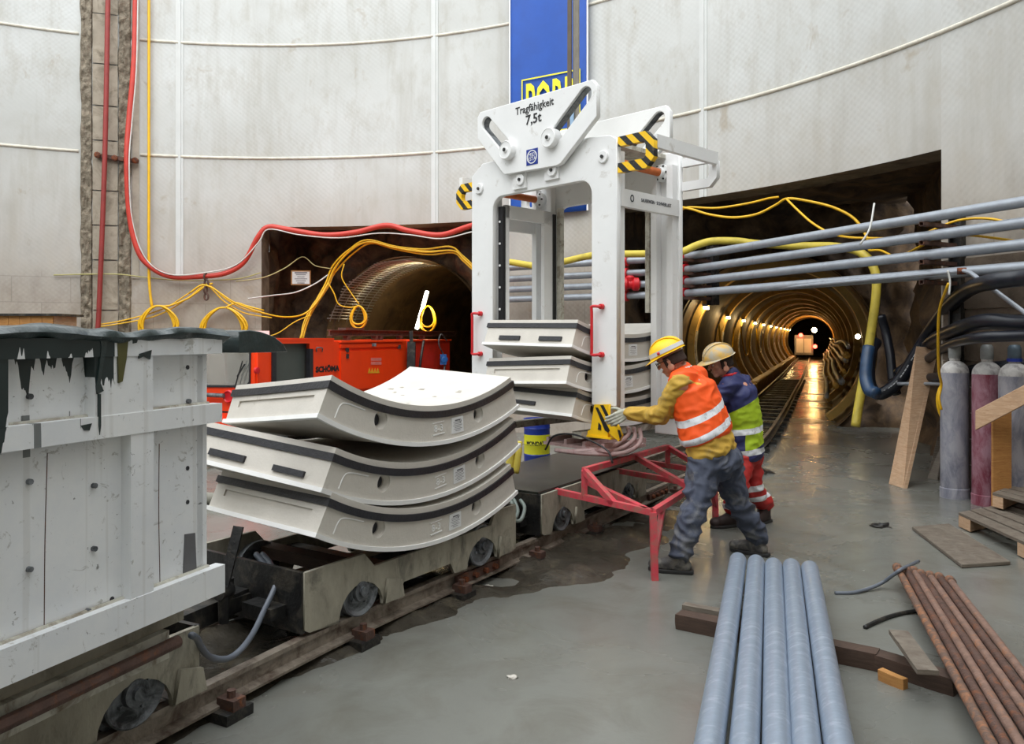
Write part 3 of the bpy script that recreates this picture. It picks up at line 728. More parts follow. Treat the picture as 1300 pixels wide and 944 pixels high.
# ================================================================ the white lifting frame
lf = thing('lifting_gantry', 'white steel segment lifting frame hanging over the rail wagon, marked 7,5t', 'lifting frame', tuple(GP.w(.85, .8)))
n_ = GP.n; U = V((0,0,1))
FB = lambda bm, d, t0, t1, z0, z1, th=.05: fbox(bm, GP.o + E*d, (W, E, U), (t0, -th/2, z0), (t1, th/2, z1))
def rounded(x0, x1, z0, z1, r, cs=(1,1,1,1), n=6):
    """cs: round bottom-left, bottom-right, top-right, top-left"""
    out = []
    for (cx, cz, a0), c in zip(((x0,z0,PI),(x1,z0,1.5*PI),(x1,z1,0),(x0,z1,.5*PI)), cs):
        if not c: out.append((cx, cz)); continue
        ox = cx + (r if cx == x0 else -r); oz = cz + (r if cz == z0 else -r)
        out += [(ox + r*math.cos(a0 + PI/2*k/n), oz + r*math.sin(a0 + PI/2*k/n)) for k in range(n+1)]
    return out
# portal plates front and back: plate coordinates (t, z)
D2 = .86
def portal(d, zb_r, zb_l, parts=True):
    o = GP.o + E*d
    # outline: legs + top beam as one plate, cut from the measured window
    out = [(-.02,zb_r),(.235,zb_r),(.235,2.80)] + [(.235+.12*(1-math.cos(a*PI/12)), 2.80+.12*math.sin(a*PI/12)) for a in range(7)] + [(1.41-.12*(1-math.cos(a*PI/12)), 2.80+.12*math.sin(a*PI/12)) for a in range(6,-1,-1)] + [(1.41,2.78),(1.41,zb_l),(1.70,zb_l),(1.70,3.15),(1.55,3.25),(1.42,3.25),(.25,3.26),(.05,3.24),(-.02,3.2)]
    bm = new(); plate(bm, [out], o, W, U, .055, .005); return bm
obj('front_portal_plate', portal(0, 1.10, 1.10), m_white_steel, lf)
obj('rear_portal_plate', portal(D2, .80, .95), m_white_steel, lf)
# box sections giving the legs depth
for nm, d0, d1 in (('front_leg_box', .03, .10), ('rear_leg_box', D2-.10, D2-.03)):
    for t0, t1 in ((0, .06), (.165, .225), (1.42, 1.48), (1.62, 1.68)):
        bm = new(); fbox(bm, GP.o, (W,E,U), (t0, d0, 1.0), (t1, d1, 3.12)); obj(nm, bm, m_white_steel, lf)
# side rails between the portals (the right one carries small lettering)
bm = new(); fbox(bm, GP.o, (W,E,U), (-.02, .03, 2.68), (.03, D2-.03, 2.82)); obj('side_rail', bm, m_white_steel, lf)
bm = new(); fbox(bm, GP.o, (W,E,U), (1.64, .03, 2.68), (1.69, D2-.03, 2.82)); obj('side_rail', bm, m_white_steel, lf)
bm = new(); textm(bm, 'SAUERWEIN · SCHWERLAST', GP.o + E*.50 + U*2.755 - W*.022, E, U, .042, .001, .8); 
plate(bm, [[(.024*math.cos(k*PI/8), .03*math.sin(k*PI/8)) for k in range(16)], [(.016*math.cos(k*PI/8), .02*math.sin(k*PI/8)) for k in range(16)]], GP.o + E*.17 + U*2.755 - W*.022, E, U, .002)
obj('rail_lettering', bm, M('dark_lettering', srgb(50,52,62), .5), lf)
# inner frames: angle posts, black guide strips, left side panel frame
def post(t0, d0, t1, d1, z0, z1, mt, nm):
    bm = new(); fbox(bm, GP.o, (W,E,U), (t0,d0,z0), (t1,d1,z1)); return obj(nm, bm, mt, lf)
post(1.35,.04,1.405,.075,1.72,2.84,m_black,'guide_strip'); post(1.35,D2-.14,1.405,D2-.10,1.72,2.84,m_black,'guide_strip')
for z in (1.9,2.1,2.3,2.5,2.7):
    for d in (.035, D2-.145):
        bm = new(); q0 = GP.o + W*1.378 + E*d + U*z; cyl(bm, q0, q0 - E*.008, .011, 8); obj('strip_bolt', bm, m_white_steel, lf)
post(1.36,.09,1.40,.135,1.7,2.86,m_white_steel,'panel_upright'); post(1.36,D2-.26,1.40,D2-.14,1.7,2.86,m_white_steel,'panel_upright')
post(1.36,.09,1.40,D2-.14,2.74,2.86,m_white_steel,'panel_top_rail')
post(.245,.09,.285,.13,1.86,2.9,m_dirty_white,'inner_post'); post(1.30,D2-.09,1.35,D2-.04,1.1,2.9,m_dirty_white,'inner_post')
post(.245,D2-.1,.285,D2-.05,1.86,2.9,m_dirty_white,'inner_post')
# lifting plates (front and rear), measured from the photo in the plane just before the front plate
LPX = [(612,143),(754.4,101.6),(760,109),(760,148),(714,208),(708,211),(643,222),(640,219),(608.6,176),(608.6,150)]
off = .07
PL = [GP.tz(px, py, off) for px, py in LPX]
def slot(ax, az, bx, bz, r):
    a = math.atan2(bz-az, bx-ax); out = []
    for k in range(9): out.append((ax + r*math.cos(a+PI/2+PI*k/8), az + r*math.sin(a+PI/2+PI*k/8)))
    for k in range(9): out.append((bx + r*math.cos(a-PI/2+PI*k/8), bz + r*math.sin(a-PI/2+PI*k/8)))
    return out
SP = [GP.tz(px, py, off) for px, py in ((745.5,121),(703,178),(620,157),(650,193))]
s1 = slot(*SP[0], *SP[1], .066); s2 = slot(*SP[2], *SP[3], .06)
for d, nm in ((-off, 'front_lifting_plate'), (D2+.07, 'rear_lifting_plate')):
    bm = new(); plate(bm, [[p for p in PL], s1, s2], GP.o + E*d, W, U, .05, .005); lp = obj(nm, bm, m_white_steel, lf)
    for i0, rr_ in ((0, .067), (2, .061)):
        bm = new(); plate(bm, [slot(*SP[i0], *SP[i0+1], rr_), slot(*SP[i0], *SP[i0+1], rr_-.009)], GP.o + E*(d+.03), W, U, .06); obj('slot_rim', bm, m_wheel, lp)
    for (t_, z_), rr in ((GP.tz(703.5,176.5,off), .082), (GP.tz(649.5,192,off), .082)):
        c = GP.o + E*d + W*t_ + U*z_; bm = new(); lathe(bm, c + E*.0, -E, [(rr,.0),(rr,.075),(rr*.92,.082),(rr*.9,.078),(rr*.3,.076),(rr*.28,.09),(.001,.09)], 30); r_ = obj('roller', bm, m_white_steel, lp, smooth=35)
        bm = new(); cyl(bm, c - E*.088, c - E*.097, .016, 10); obj('roller_bolt', bm, m_grease, r_)
    bm = new()
    for t_ in (.62, .95): fbox(bm, GP.o, (W,E,U), (t_-.09, min(d, d*.3), 2.98), (t_+.09, max(d, .03) if d < 0 else d, 3.3)) if False else None
    bm.free()
# lettering and maker's mark on the front plate
tl = GP.tz(680, 137, off); 
slope = (PL[0][1]-PL[1][1])/(PL[0][0]-PL[1][0])
def onplate(px, py, o2=.027): return GP.p(px, py, off + o2)
bm = new(); ux = -W
pw = GP.tz(680,150,off)
bm2 = new(); pc = [GP.tz(px,py,off) for px,py in ((652,140),(705,124),(709,152),(656,166))]
bm2.free()
textm(bm, 'Tragfähigkeit', onplate(678,135.5), ux, U, .092, .001, .95, bold=.0012); textm(bm, '7,5t', onplate(677,151), ux, U, .115, .001, 1.05, bold=.002)
obj('load_lettering', bm, m_black, lf)['label'] = 'black lettering Tragfähigkeit 7,5t'
lc = onplate(675.5, 199); bm = new(); plate(bm, [[(-.068,-.068),(.068,-.068),(.068,.068),(-.068,.068)]], lc, ux, U, .003); em = obj('emblem_plate', bm, m_bluedark, lf)
bm = new(); plate(bm, [[(.060*math.cos(k*PI/12), .058*math.sin(k*PI/12)) for k in range(24)], [(.051*math.cos(k*PI/12), .050*math.sin(k*PI/12)) for k in range(24)]], lc - E*.003, ux, U, .003)
textm(bm, 'MSD', lc - E*.003 + U*.017, ux, U, .045, .001, .9); textm(bm, 'ESTA', lc - E*.003 - U*.018, ux, U, .045, .001, .95); obj('emblem_mark', bm, m_paper, em)
# bracket plates below the lifting plate and big washers
for t_, z_ in (GP.tz(661,228,0), GP.tz(701.5,216,0)):
    bm = new(); fbox(bm, GP.o, (W,E,U), (t_-.11,-.05,z_-.09), (t_+.05,-.027,z_+.10)); obj('bracket_plate', bm, m_white_steel, lf)
for px, py, o3 in ((661,228,.055),(701.5,216,.055),(609,239.5,.03),(766,199,.03)):
    c = GP.p(px, py, o3); bm = new(); lathe(bm, c, -E, [(.05,-.03),(.05,.012),(.046,.016),(.001,.016)], 26); wsh = obj('washer', bm, m_white_steel, lf, smooth=30)
    bm = new(); cyl(bm, c - E*.016, c - E*.028, .014, 8); obj('washer_bolt', bm, m_grease, wsh)
# rusty shafts with hubs
m_shaft = M('orange_brown_shaft_rust', srgb(190,96,30), .5, .1, .2, 14, dirt=srgb(120,60,30), dirt_amt=.3)
for t_, z_ in ((.136, 3.07), (1.62, 3.02)):
    bm = new(); cyl(bm, GP.o + W*t_ + U*z_ + E*.03, GP.o + W*t_ + U*z_ + E*(D2-.04), .034, 16); obj('lift_shaft', bm, m_shaft, lf, smooth=30)['label'] = 'rusty orange lifting shaft'
    c = GP.o + W*t_ + U*z_ + E*(D2-.03); bm = new(); lathe(bm, c, -E, [(.075,0),(.075,.05),(.05,.055),(.045,.09),(.035,.09)], 24); hb = obj('shaft_hub', bm, m_white_steel, lf, smooth=30)
    for k in range(6): bm = new(); a = k*PI/3; q0 = c - E*.05 + (W*math.cos(a) + U*math.sin(a))*.062; cyl(bm, q0, q0 - E*.012, .009, 6); obj('hub_bolt', bm, m_grease, hb)
# cross tube between the two lifting plates that carries the slings
bm = new(); fbox(bm, GP.o, (W,E,U), (.55,-.05,3.16), (1.15,D2+.05,3.28)); fbox(bm, GP.o, (W,E,U), (.12,-.02,3.20), (1.6,D2,3.235)); obj('cross_beam', bm, m_dirty_white, lf)
# side beams and guard brackets
def hazard(name):
    t = NT(name); s = t.sep(t.co((1,1,1)))
    v = t.math('FRACT', t.math('MULTIPLY', t.math('ADD', t.math('ADD', t.math('MULTIPLY', s[0], -.7), t.math('MULTIPLY', s[1], .7)), t.math('MULTIPLY', s[2], -1.0)), 8.2))
    f = t.math('GREATER_THAN', v, .5); d = t.ramp(t.noise(12, 6, .7), [(.58,0.),(.72,.8)])
    c = t.mix(f, srgb(244,196,20), (.012,.012,.014)); t.col(t.mix(d, c, srgb(140,128,96))); return t.set(.45)
m_haz = hazard('black_yellow_hazard_paint')
def ubracket(t_in, t_out, z0, z1, d, w_=.075):
    s = 1 if t_out > t_in else -1; c = .07
    out = [(t_in,z0),(t_out-s*c,z0),(t_out,z0+c),(t_out,z1-c),(t_out-s*c,z1),(t_in,z1),(t_in,z1-w_),(t_out-s*(c+.02),z1-w_),(t_out-s*w_,z1-w_-.03),(t_out-s*w_,z0+w_+.03),(t_out-s*(c+.02),z0+w_),(t_in,z0+w_)]
    bm = new(); plate(bm, [out], GP.o + E*d, W, U, .05); return bm
obj('guard_bracket', ubracket(-.03,-.37,2.93,3.21,.0), m_haz, lf)['label'] = 'black and yellow striped guard bracket'
obj('guard_bracket', ubracket(1.70,1.93,2.86,3.10,.0), m_haz, lf)['label'] = 'black and yellow striped guard bracket'
obj('rear_guard_bracket', ubracket(-.03,-.37,2.90,3.18,D2+.02), m_white_steel, lf)
obj('rear_guard_bracket', ubracket(1.70,1.93,2.90,3.14,D2+.02), m_white_steel, lf)
for t_ in (-.37, 1.89):
    bm = new(); fbox(bm, GP.o, (W,E,U), (t_,.02,3.08), (t_+.045,D2+.02,3.18)); obj('guard_rail', bm, m_white_steel, lf)
# red grab handles
def handle(px, pyt, pyb, sgn):
    a, b = GP.p(px, pyt, .03), GP.p(px, pyb, .03); g = sgn*W*.07
    bm = new(); tube(bm, smooth_path([a, a + n_*.04, a + n_*.05 + g, a + n_*.05 + g - U*.05, b + n_*.05 + g + U*.05, b + n_*.05 + g, b + n_*.04, b], 4), .012, 8)
    for c in (a, b): cyl(bm, c, c + n_*.03, .022, 10)
    obj('grab_handle', bm, m_red, lf, smooth=40)['label'] = 'red grab handle'
handle(765, 389, 450, 1); handle(611, 398, 449, 1)
# carrier fork and striped shoe under the near leg
bm = new()
for t_ in (.33, 1.25): fbox(bm, GP.o, (W,E,U), (t_-.05,-.1,.825), (t_+.05,1.0,.88))
obj('carrying_fork', bm, m_dirty_white, lf)
bm = new(); a = V((.12,0,0))
o = GP.o; 
plate(bm, [[GP.tz(x_, y_, .05) for x_, y_ in ((756,513),(774,513),(773,556),(747,551),(748,546),(751,545))]], o - E*.05, W, U, .03); plate(bm, [[GP.tz(x_, y_, .05) for x_, y_ in ((774,528),(779,526),(790,552),(787,560),(773,548))]], o - E*.05, W, U, .03); fbox(bm, o, (W,E,U), (.0,-.075,.845), (.25,.05,.86))
obj('foot_shoe', bm, m_yellow, lf)['label'] = 'yellow foot shoe with black stripes'
bm = new()
for L_ in (((762,514),(766,514),(774,530),(774,538)),((756,517),(759,517),(774,546),(772,549),(768,546)),((760,536),(763,540),(763,546),(759,545)),((777,531),(780,530),(784,540),(781,541)),((784,545),(787,546),(789,553),(787,557))):
    plate(bm, [[GP.tz(x_, y_, .068) for x_, y_ in L_]], o - E*.068, W, U, .004)
obj('shoe_stripe', bm, m_black, lf)
m_tray = M('mud_stained_pinkish_steel', srgb(186,160,158), .55, 0, .2, 9, dirt=srgb(150,80,80), dirt_amt=.35, dirt_scale=12)
bm = new(); fbox(bm, o, (W,E,U), (.05,-.05,.735), (.75,.45,.76)); 
for t_ in (.10,.3,.5,.7): fbox(bm, o, (W,E,U), (t_-.015,-.05,.76), (t_+.015,.5,.80))
obj('bottom_tray', bm, m_tray, lf)
bm = new()
for k, r_ in enumerate((.0,.06,.12)):
    tube(bm, smooth_path([o + W*(.6-r_) - E*(.06) + U*.70, o + W*.25 - E*.06 + U*(.71+r_*.2), o - W*(.02-r_) + E*.05 + U*(.73+r_*.3), o - W*(.06-r_) + E*.22 + U*(.80+r_*.4), o - W*(.0-r_) + E*.30 + U*.90], 6), .018, 8)
obj('tray_tube', bm, m_tray, lf, smooth=True)
bm = new(); tube(bm, smooth_path([o + W*.68 - E*.1 + U*.70, o + W*.55 - E*.13 + U*.83, o + W*.3 - E*.14 + U*.86, o - W*.0 - E*.14 + U*.78, o - W*.08 - E*.15 + U*.68], 6), .008, 6); obj('control_cable', bm, m_black, lf, smooth=True)
# slings up to the crane
sg = thing('lifting_sling', 'grey brown textile crane sling hanging down to the lifting frame top', 'sling', tuple(GP.w(.85,3.3)))
c = GP.o + W*.85 + E*.45
for k, (dx, dd) in enumerate(((-.045,0),(.0,.03),(.05,0))):
    bm = new(); bar(bm, c + W*dx + E*dd + U*3.30, c + W*dx*.7 + E*dd + U*9.5, .012, .045 if k != 1 else .06, up=W); obj('strap', bm, M('sling_strap_%d' % k, srgb(*[(128,122,112),(150,146,138),(98,88,76)][k]), .8, 0, .15, 9), sg)
bm = new(); bar(bm, c - W*.0 - E*.02 + U*3.55, c - E*.02 + U*3.78, .012, .04, up=W); obj('sling_tag', bm, M('sling_tag_blue', srgb(150,180,210), .6), sg)
bm = new(); tube(bm, [c + W*.1*math.cos(a*PI/8)*.6 + U*(3.24 + .09*math.sin(a*PI/8)) for a in range(16)], .022, 8, True); obj('shackle', bm, m_grease, sg, smooth=True)
# ================================================================ the white skip at the left
SK = Plane((-1.1, 2.9), (-.3634, -.9317))       # its side, t runs from the far corner towards the viewer
kU, kW, kN = V((0,0,1)), SK.d, SK.n
def skip_material():
    t = NT('skip_white_paint_with_grout_runs'); s = t.sep(t.co((1,1,1)))
    # t coordinate along the side and height above the skip's own origin (its far lower corner)
    m = t.n('ShaderNodeVectorMath', operation='DOT_PRODUCT'); t.l(t.tc.outputs['Object'], m.inputs[0]); m.inputs[1].default_value = tuple(kW)
    a = m.outputs['Value']; z = s[2]
    cb = t.n('ShaderNodeCombineXYZ'); t.l(a, cb.inputs[0]); t.l(z, cb.inputs[2]); uvw = cb.outputs[0]
    mp = t.n('ShaderNodeMapping'); t.l(uvw, mp.inputs[0]); mp.inputs['Scale'].default_value = (26, 1, .6)
    n1 = t.n('ShaderNodeTexNoise'); n1.inputs['Scale'].default_value = 1; n1.inputs['Detail'].default_value = 3; t.l(mp.outputs[0], n1.inputs['Vector'])
    mp2 = t.n('ShaderNodeMapping'); t.l(uvw, mp2.inputs[0]); mp2.inputs['Scale'].default_value = (3, 1, 1.2)
    n2 = t.n('ShaderNodeTexNoise'); n2.inputs['Scale'].default_value = 1; n2.inputs['Detail'].default_value = 4; t.l(mp2.outputs[0], n2.inputs['Vector'])
    base = t.mix(t.ramp(t.noise(3, 6, .7), [(.35,0.),(.7,1.)]), srgb(218,221,224), srgb(232,233,232))
    sp = t.ramp(t.noise(17, 5, .75, None, .8), [(.60,0.),(.66,.8)]); base = t.mix(t.math('MULTIPLY', sp, .75), base, srgb(148,146,138))
    st = t.ramp(n1.outputs['Fac'], [(.60,0.),(.66,.5)]); base = t.mix(t.math('MULTIPLY', st, .35), base, srgb(160,154,142))
    flk = t.ramp(t.noise(34, 4, .7, None, .4), [(.68,0.),(.70,1.)]); base = t.mix(t.math('MULTIPLY', flk, .8), base, srgb(96,98,96))
    # dark green-black grout from the rim: reach below the rim = streak noise, stronger towards the near end
    reach = t.math('ADD', t.math('MULTIPLY', t.math('SUBTRACT', n1.outputs['Fac'], .34), .42), t.math('ADD', .05, t.math('MULTIPLY', t.math('MAXIMUM', t.math('SUBTRACT', a, .765), 0.0), 5.0)))
    depth = t.math('SUBTRACT', .975, z)
    k = t.math('GREATER_THAN', reach, depth)
    k2 = t.math('MULTIPLY', k, t.math('GREATER_THAN', t.math('ADD', a, t.math('MULTIPLY', n1.outputs['Fac'], .06)), .485))
    base = t.mix(k2, base, srgb(34,46,46))
    # a second run below the middle belt
    k3 = t.math('MULTIPLY', t.math('GREATER_THAN', n1.outputs['Fac'], .60), t.math('MULTIPLY', t.math('LESS_THAN', t.math('ABSOLUTE', t.math('SUBTRACT', z, .665)), .06), t.math('GREATER_THAN', a, .55)))
    base = t.mix(t.math('MULTIPLY', k3, .8), base, srgb(52,62,62))
    t.col(base); t.bump(t.noise(9, 5, .6), .05, .01); return t.set(.42)
m_skip = skip_material()
sk0 = SK.w(0, .70)
sk = thing('grout_skip', 'big white painted steel skip with dark grout runs down its side', 'skip', tuple(sk0))
kb = lambda bm, t0, t1, z0, z1, f0, f1: fbox(bm, SK.o, (kW, kN, kU), (t0, f0, z0), (t1, f1, z1))
LT = 2.55
def kt(px, py=500, o=0.): return SK.tz(px, py, o)[0]
bm = new(); kb(bm, 0.02, LT, .74, 1.64, -.05, -.03); obj('side_panel', bm, m_skip, sk)
# far end wall, near end wall and far side, so the tub is really a tub
bm = new(); kb(bm, .0, .05, .74, 1.62, -1.25, -.03); obj('end_panel', bm, m_skip, sk)
bm = new(); kb(bm, LT-.05, LT, .74, 1.62, -1.25, -.03); obj('end_panel', bm, m_skip, sk)
bm = new(); kb(bm, 0, LT, .74, 1.62, -1.28, -1.25); obj('side_panel', bm, m_skip, sk)
bm = new(); kb(bm, 0.02, LT, .74, .78, -1.25, -.03); obj('tub_floor', bm, m_grease, sk)
zt0 = SK.tz(240,449.5)[1]; zm1, zm0 = SK.tz(262,513)[1], SK.tz(262,537)[1]; zb1, zb0 = SK.tz(264,722)[1], SK.tz(267,757)[1]
TB = [('upper_belt', -.03, LT, zt0, 1.645), ('middle_belt', -.03, LT, zm0, zm1), ('bottom_belt', -.045, LT, zb0, zb1)]
for nm, a, b, z0, z1 in TB:
    bm = new(); kb(bm, a, b, z0, z1, -.03, .015); obj(nm, bm, m_skip, sk)
for nm, pa, pb, z0, z1 in (('stiffener', 191, 117, zm1, zt0), ('stiffener', 7, -60, zm1, zt0), ('stiffener', 192, 163, zb1, zm0), ('lower_stiffener', -30, -110, zb1, zm0)):
    bm = new(); kb(bm, kt(pa), min(kt(pb), LT), z0 - .005, z1 + .005, -.03, .011); obj(nm, bm, m_skip, sk)
# weld fillets at belt roots, bolts
for z_ in (zm1, zb1):
    bm = new(); tube(bm, [SK.w(0.0, z_, -.024), SK.w(LT, z_, -.024)], .008, 6); obj('weld_bead', bm, m_dirty_white, sk)
m_hole = M('dark_bolt_hole', (.02,.02,.025), .6)
for px, py in ((36,503),(118,616),(36,611),(118,696),(36,722),(110,775),(238,509)):
    c = SK.p(px, py, -.03); bm = new(); cyl(bm, c, c + kN*.012, .0085, 8); obj('bolt', bm, m_wheel, sk)
for px, py in ((238,466),(238,594),(238,637),(142,760)):
    c = SK.p(px, py, -.03); bm = new(); cyl(bm, c, c + kN*.002, .008, 10); obj('bolt_hole', bm, m_hole, sk)
for nm, (px, py), (px2, py2), r_, mt in (('paint_run', (202,563),(203,742), .0016, m_rust_dark), ('paint_run', (60,575),(56,797), .0016, m_rust_dark)):
    bm = new(); tube(bm, smooth_path([SK.p(px, py, -.03), SK.p((px+px2)/2-1, (py+py2)/2, -.03), SK.p(px2, py2, -.03)], 4), r_, 5); obj(nm, bm, mt, sk)
bm = new(); a = [SK.tz(px, py, -.03) for px, py in ((234,678),(247,676),(249,724),(232,728))]; plate(bm, [a], SK.w(0,0,-.0285), kW, kU, .003); obj('paint_patch', bm, M('grey_primer_patch', srgb(96,96,98), .5), sk)
# thick green-black drips of dried grout (their own shape)
m_drip = M('dried_green_black_grout', srgb(44,56,56), .3, 0, .3, 9, bump=.4, bscale=30)
m_drip2 = M('dried_olive_grout', srgb(86,84,44), .35, 0, .35, 9, dirt=srgb(40,50,44), dirt_amt=.4, stretch=(1,1,.3))
def drip(pts, mt, o_=.014):
    L = [SK.tz(px, py, o_) for px, py in pts]; bm = new(); plate(bm, [L], SK.w(0,0,o_), kW, kU, .006); return obj('grout_drip', bm, mt, sk)
drip([(125,424),(137,424),(134,445),(129,470),(127,486),(131,496),(123,500),(122,490),(126,462),(128,440)], m_drip)
drip([(148,424),(163,424),(160,455),(155,484),(150,486),(149,450)], m_drip2)
drip([(124.5,500),(127.5,500),(127.6,540),(126,552),(124.5,540)], m_drip)
drip([(168,430),(175,428),(173,435),(168,436)], m_drip)
drip([(176,449),(192,444),(190,456),(182,452),(176,455)], m_drip)
drip([(102,540),(116,537),(113,546),(106,546)], m_drip)
# mud-crusted rim
bm = new()
def rimf(u, v):
    t_ = -.06 + (LT + .1)*u; a = 2*PI*v; r_ = .022 + .012*noise.noise(V((t_*14, a, 2)))
    q = SK.w(t_, 1.655 + .008*math.sin(t_*11), -.005); return q + kN*(math.cos(a)*r_*1.5) + kU*(math.sin(a)*r_)
grid(bm, rimf, 150, 8); obj('crusted_rim', bm, m_drip, sk, smooth=True)
bm = new(); kb(bm, -.02, LT, 1.64, 1.655, -.09, -.0); kb(bm, -.02, LT, 1.64, 1.655, -1.3, -1.2); obj('rim_plate', bm, m_drip, sk)
# pouring lip at the far end
bm = new(); L = [SK.tz(px, py, -.3) for px, py in ((262,447),(306,446),(300,436),(288,427),(270,421),(255,419),(240,421),(240,447))]
plate(bm, [L], SK.w(0,0,-.3), kW, kU, .5, .004); obj('pouring_lip', bm, m_drip, sk)
# undercarriage of the skip
bm = new(); kb(bm, .02, LT, .60, .70, -.5, -.12); obj('lower_frame', bm, m_wagon, sk)
bm = new(); L0, L1 = SK.p(243,800,-.08), SK.p(60,880,-.08); 
kb(bm, .12, LT, .50, .60, -.30, -.09); obj('bumper_channel', bm, m_dirty_white, sk)
bm = new(); cyl(bm, SK.w(.12,.565,-.05), SK.w(LT,.565,-.05), .022, 12); obj('frame_tube', bm, m_rust_dark, sk, smooth=30)

# ================================================================ orange red tunnel locomotive
LO = Plane((-3.41, 10.5), (.37, .93)); lU, lN = LO.d, LO.n; UPV = V((0,0,1))
FR = Plane((-3.41, 10.5), (-.93, .37)); 
lc = thing('tunnel_locomotive', 'orange red narrow tunnel locomotive standing behind the stacked segments', 'locomotive', (-3.9, 12, .0))
WID = 1.12; LL = 4.05
lb = lambda bm, t0, t1, z0, z1, w0=0., w1=WID: fbox(bm, LO.o, (lU, -lN, UPV), (t0, w0, z0), (t1, w1, z1))
m_cab = M('dark_cab_interior', srgb(44,48,46), .6, 0, .2); m_cabdoor = M('grey_green_door', srgb(74,80,76), .45, 0, .1, 3)
tz = LO.tz
# cab: end wall with windscreen opening, side wall with door opening, roof, back wall, floor
zt = 1.595
end = Plane(LO.o, FR.d)
wn = [end.tz(px, py) for px, py in ((256,449),(256.5,484),(261,491),(316,491.5),(320,486),(320.5,446),(316,441),(262,441))]
W2 = end.t(243)
bm = new(); plate(bm, [[(0,.47),(W2,.47),(W2,zt),(0,zt)], [p for p in wn]], LO.o, end.d, UPV, .05); obj('cab_front', bm, m_loco, lc)
wsc = obj('windscreen_seal', (lambda b: (plate(b, [[p for p in wn], [(.0+ (p[0]-.42)*.94+.42, (p[1]-1.3)*.92+1.3) for p in wn]], LO.o + end.n*.03, end.d, UPV, .02), b)[1])(new()), m_rubber, lc)
bm = new(); plate(bm, [[((p[0]-.42)*.95+.42, (p[1]-1.3)*.93+1.3) for p in wn]], LO.o, end.d, UPV, .008); obj('windscreen', bm, m_glass, lc)['label'] = 'glass cab windscreen'
def E_(px, py, o_=.045): return end.p(px, py, o_)
bm = new(); bar(bm, E_(298,492), E_(308,458), .012, .012); bar(bm, E_(301,478), E_(311,462), .01, .02); obj('wiper', bm, m_black, lc)
dr = [tz(px, py) for px, py in ((346,476),(346,449),(351,448),(351,439),(390.5,439),(390.5,476))]
td0, td1 = tz(346,450)[0], tz(391,450)[0]
bm = new(); plate(bm, [[(0,.47),(1.75,.47),(1.75,zt),(0,zt)], [(td0,.7),(td0,1.50),(td0+.06,1.55),(td1,1.55),(td1,.7)]], LO.o, lU, UPV, .05); obj('cab_side', bm, m_loco, lc)
bm = new(); lb(bm, td0-.02, td1+.02, .68, 1.57, .06, .085); obj('cab_door', bm, m_cabdoor, lc)
for x_ in (td1-.02, td0-.06): bm = new(); lb(bm, x_, x_+.08, .9, 1.47, -.05, .02); obj('door_seal', bm, m_rubber, lc)
bm = new(); lb(bm, -.04, 1.75, zt, zt+.03, -.03, WID+.02); obj('cab_roof', bm, m_loco, lc)
bm = new(); lb(bm, .0, 1.75, .47, 1.59, WID-.04, WID); 
obj('cab_side', (lambda b: (plate(b, [[(0,.47),(1.75,.47),(1.75,zt),(0,zt)], [(.12,.95),(.12,1.52),(1.2,1.52),(1.2,.95)]], LO.o - lN*WID, lU, UPV, .04), b)[1])(new()), m_loco, lc); bm.free()
bm = new(); lb(bm, .5, .9, .5, 1.02, .15, WID-.1); lb(bm, 1.55, 1.75, .5, 1.58, .05, WID-.05); obj('cab_console', bm, m_cabdoor, lc)
bm = new(); c = end.p(281,463,-.35); box(bm, c, (.17,.1,.11)); cyl(bm, c - V((0,0,.05)), c - V((.05,0,.3)), .012, 8); obj('control_box', bm, m_black, lc)
# headlamp, bumper fittings
c = end.p(292,503,.03); bm = new(); lathe(bm, c, end.n, [(.085,0),(.09,.03),(.075,.05),(.06,.035),(.03,.03)], 24); obj('headlamp', bm, m_red, lc, smooth=30)['label'] = 'round red headlamp'
c = end.p(323,470,.03); bm = new(); lathe(bm, LO.p(325,470,.03), LO.n, [(.045,0),(.045,.03),(.03,.035)], 16); obj('marker_lamp', bm, m_red, lc)
bm = new(); cyl(bm, end.p(259,501,.1), end.p(284,502,.1), .03, 12); obj('air_coupling', bm, m_wheel, lc, smooth=30)
c = end.p(304,443,.0); bm = new(); c = end.p(303,440,.05); lathe(bm, c, UPV, [(.06,-.05),(.06,.02),(.045,.05),(.01,.06)], 16); obj('beacon', bm, m_red, lc, smooth=40)
bm = new(); fbox(bm, LO.o, (lU,-lN,UPV), (-.14,.05,.40), (.0,WID-.05,.52)); obj('buffer_beam', bm, m_loco, lc)
bm = new(); lb(bm, -.03, 0.0, .62, .64, -.02, WID); obj('trim_strip', bm, m_black, lc)
# hood
zh = tz(520,433)[1]; 
bm = new(); lb(bm, 1.75, LL, .47, zt-.02, .0, WID); obj('engine_hood', bm, m_loco, lc)
t0, t1 = tz(431,450)[0], tz(508,450)[0]
bm = new(); lb(bm, t0, t1, 1.47, 1.53, -.03, 0); lb(bm, t0, t1-.0, .80, 1.42, -.03, 0); obj('hood_flap', bm, m_loco, lc)
bm = new(); lb(bm, t0-.02, t1+.06, 1.555, 1.585, -.05, WID); obj('hood_top_edge', bm, m_loco, lc)
for px, py in ((441,444),(441,452),(507,440)):
    c = LO.p(px, py, .04); bm = new(); box(bm, c, (.05,.03,.07)); obj('hinge', bm, m_black, lc)
c = LO.p(474.5,437.5,.05); bm = new(); box(bm, c, (.08,.03,.05)); obj('latch', bm, m_wheel, lc)
bm = new(); textm(bm, 'SCHÖMA', LO.p(416,468.5,.028), lU, UPV, .115, .002, 1.25, bold=.006); obj('lettering', bm, m_black, lc)['label'] = 'black lettering SCHÖMA'
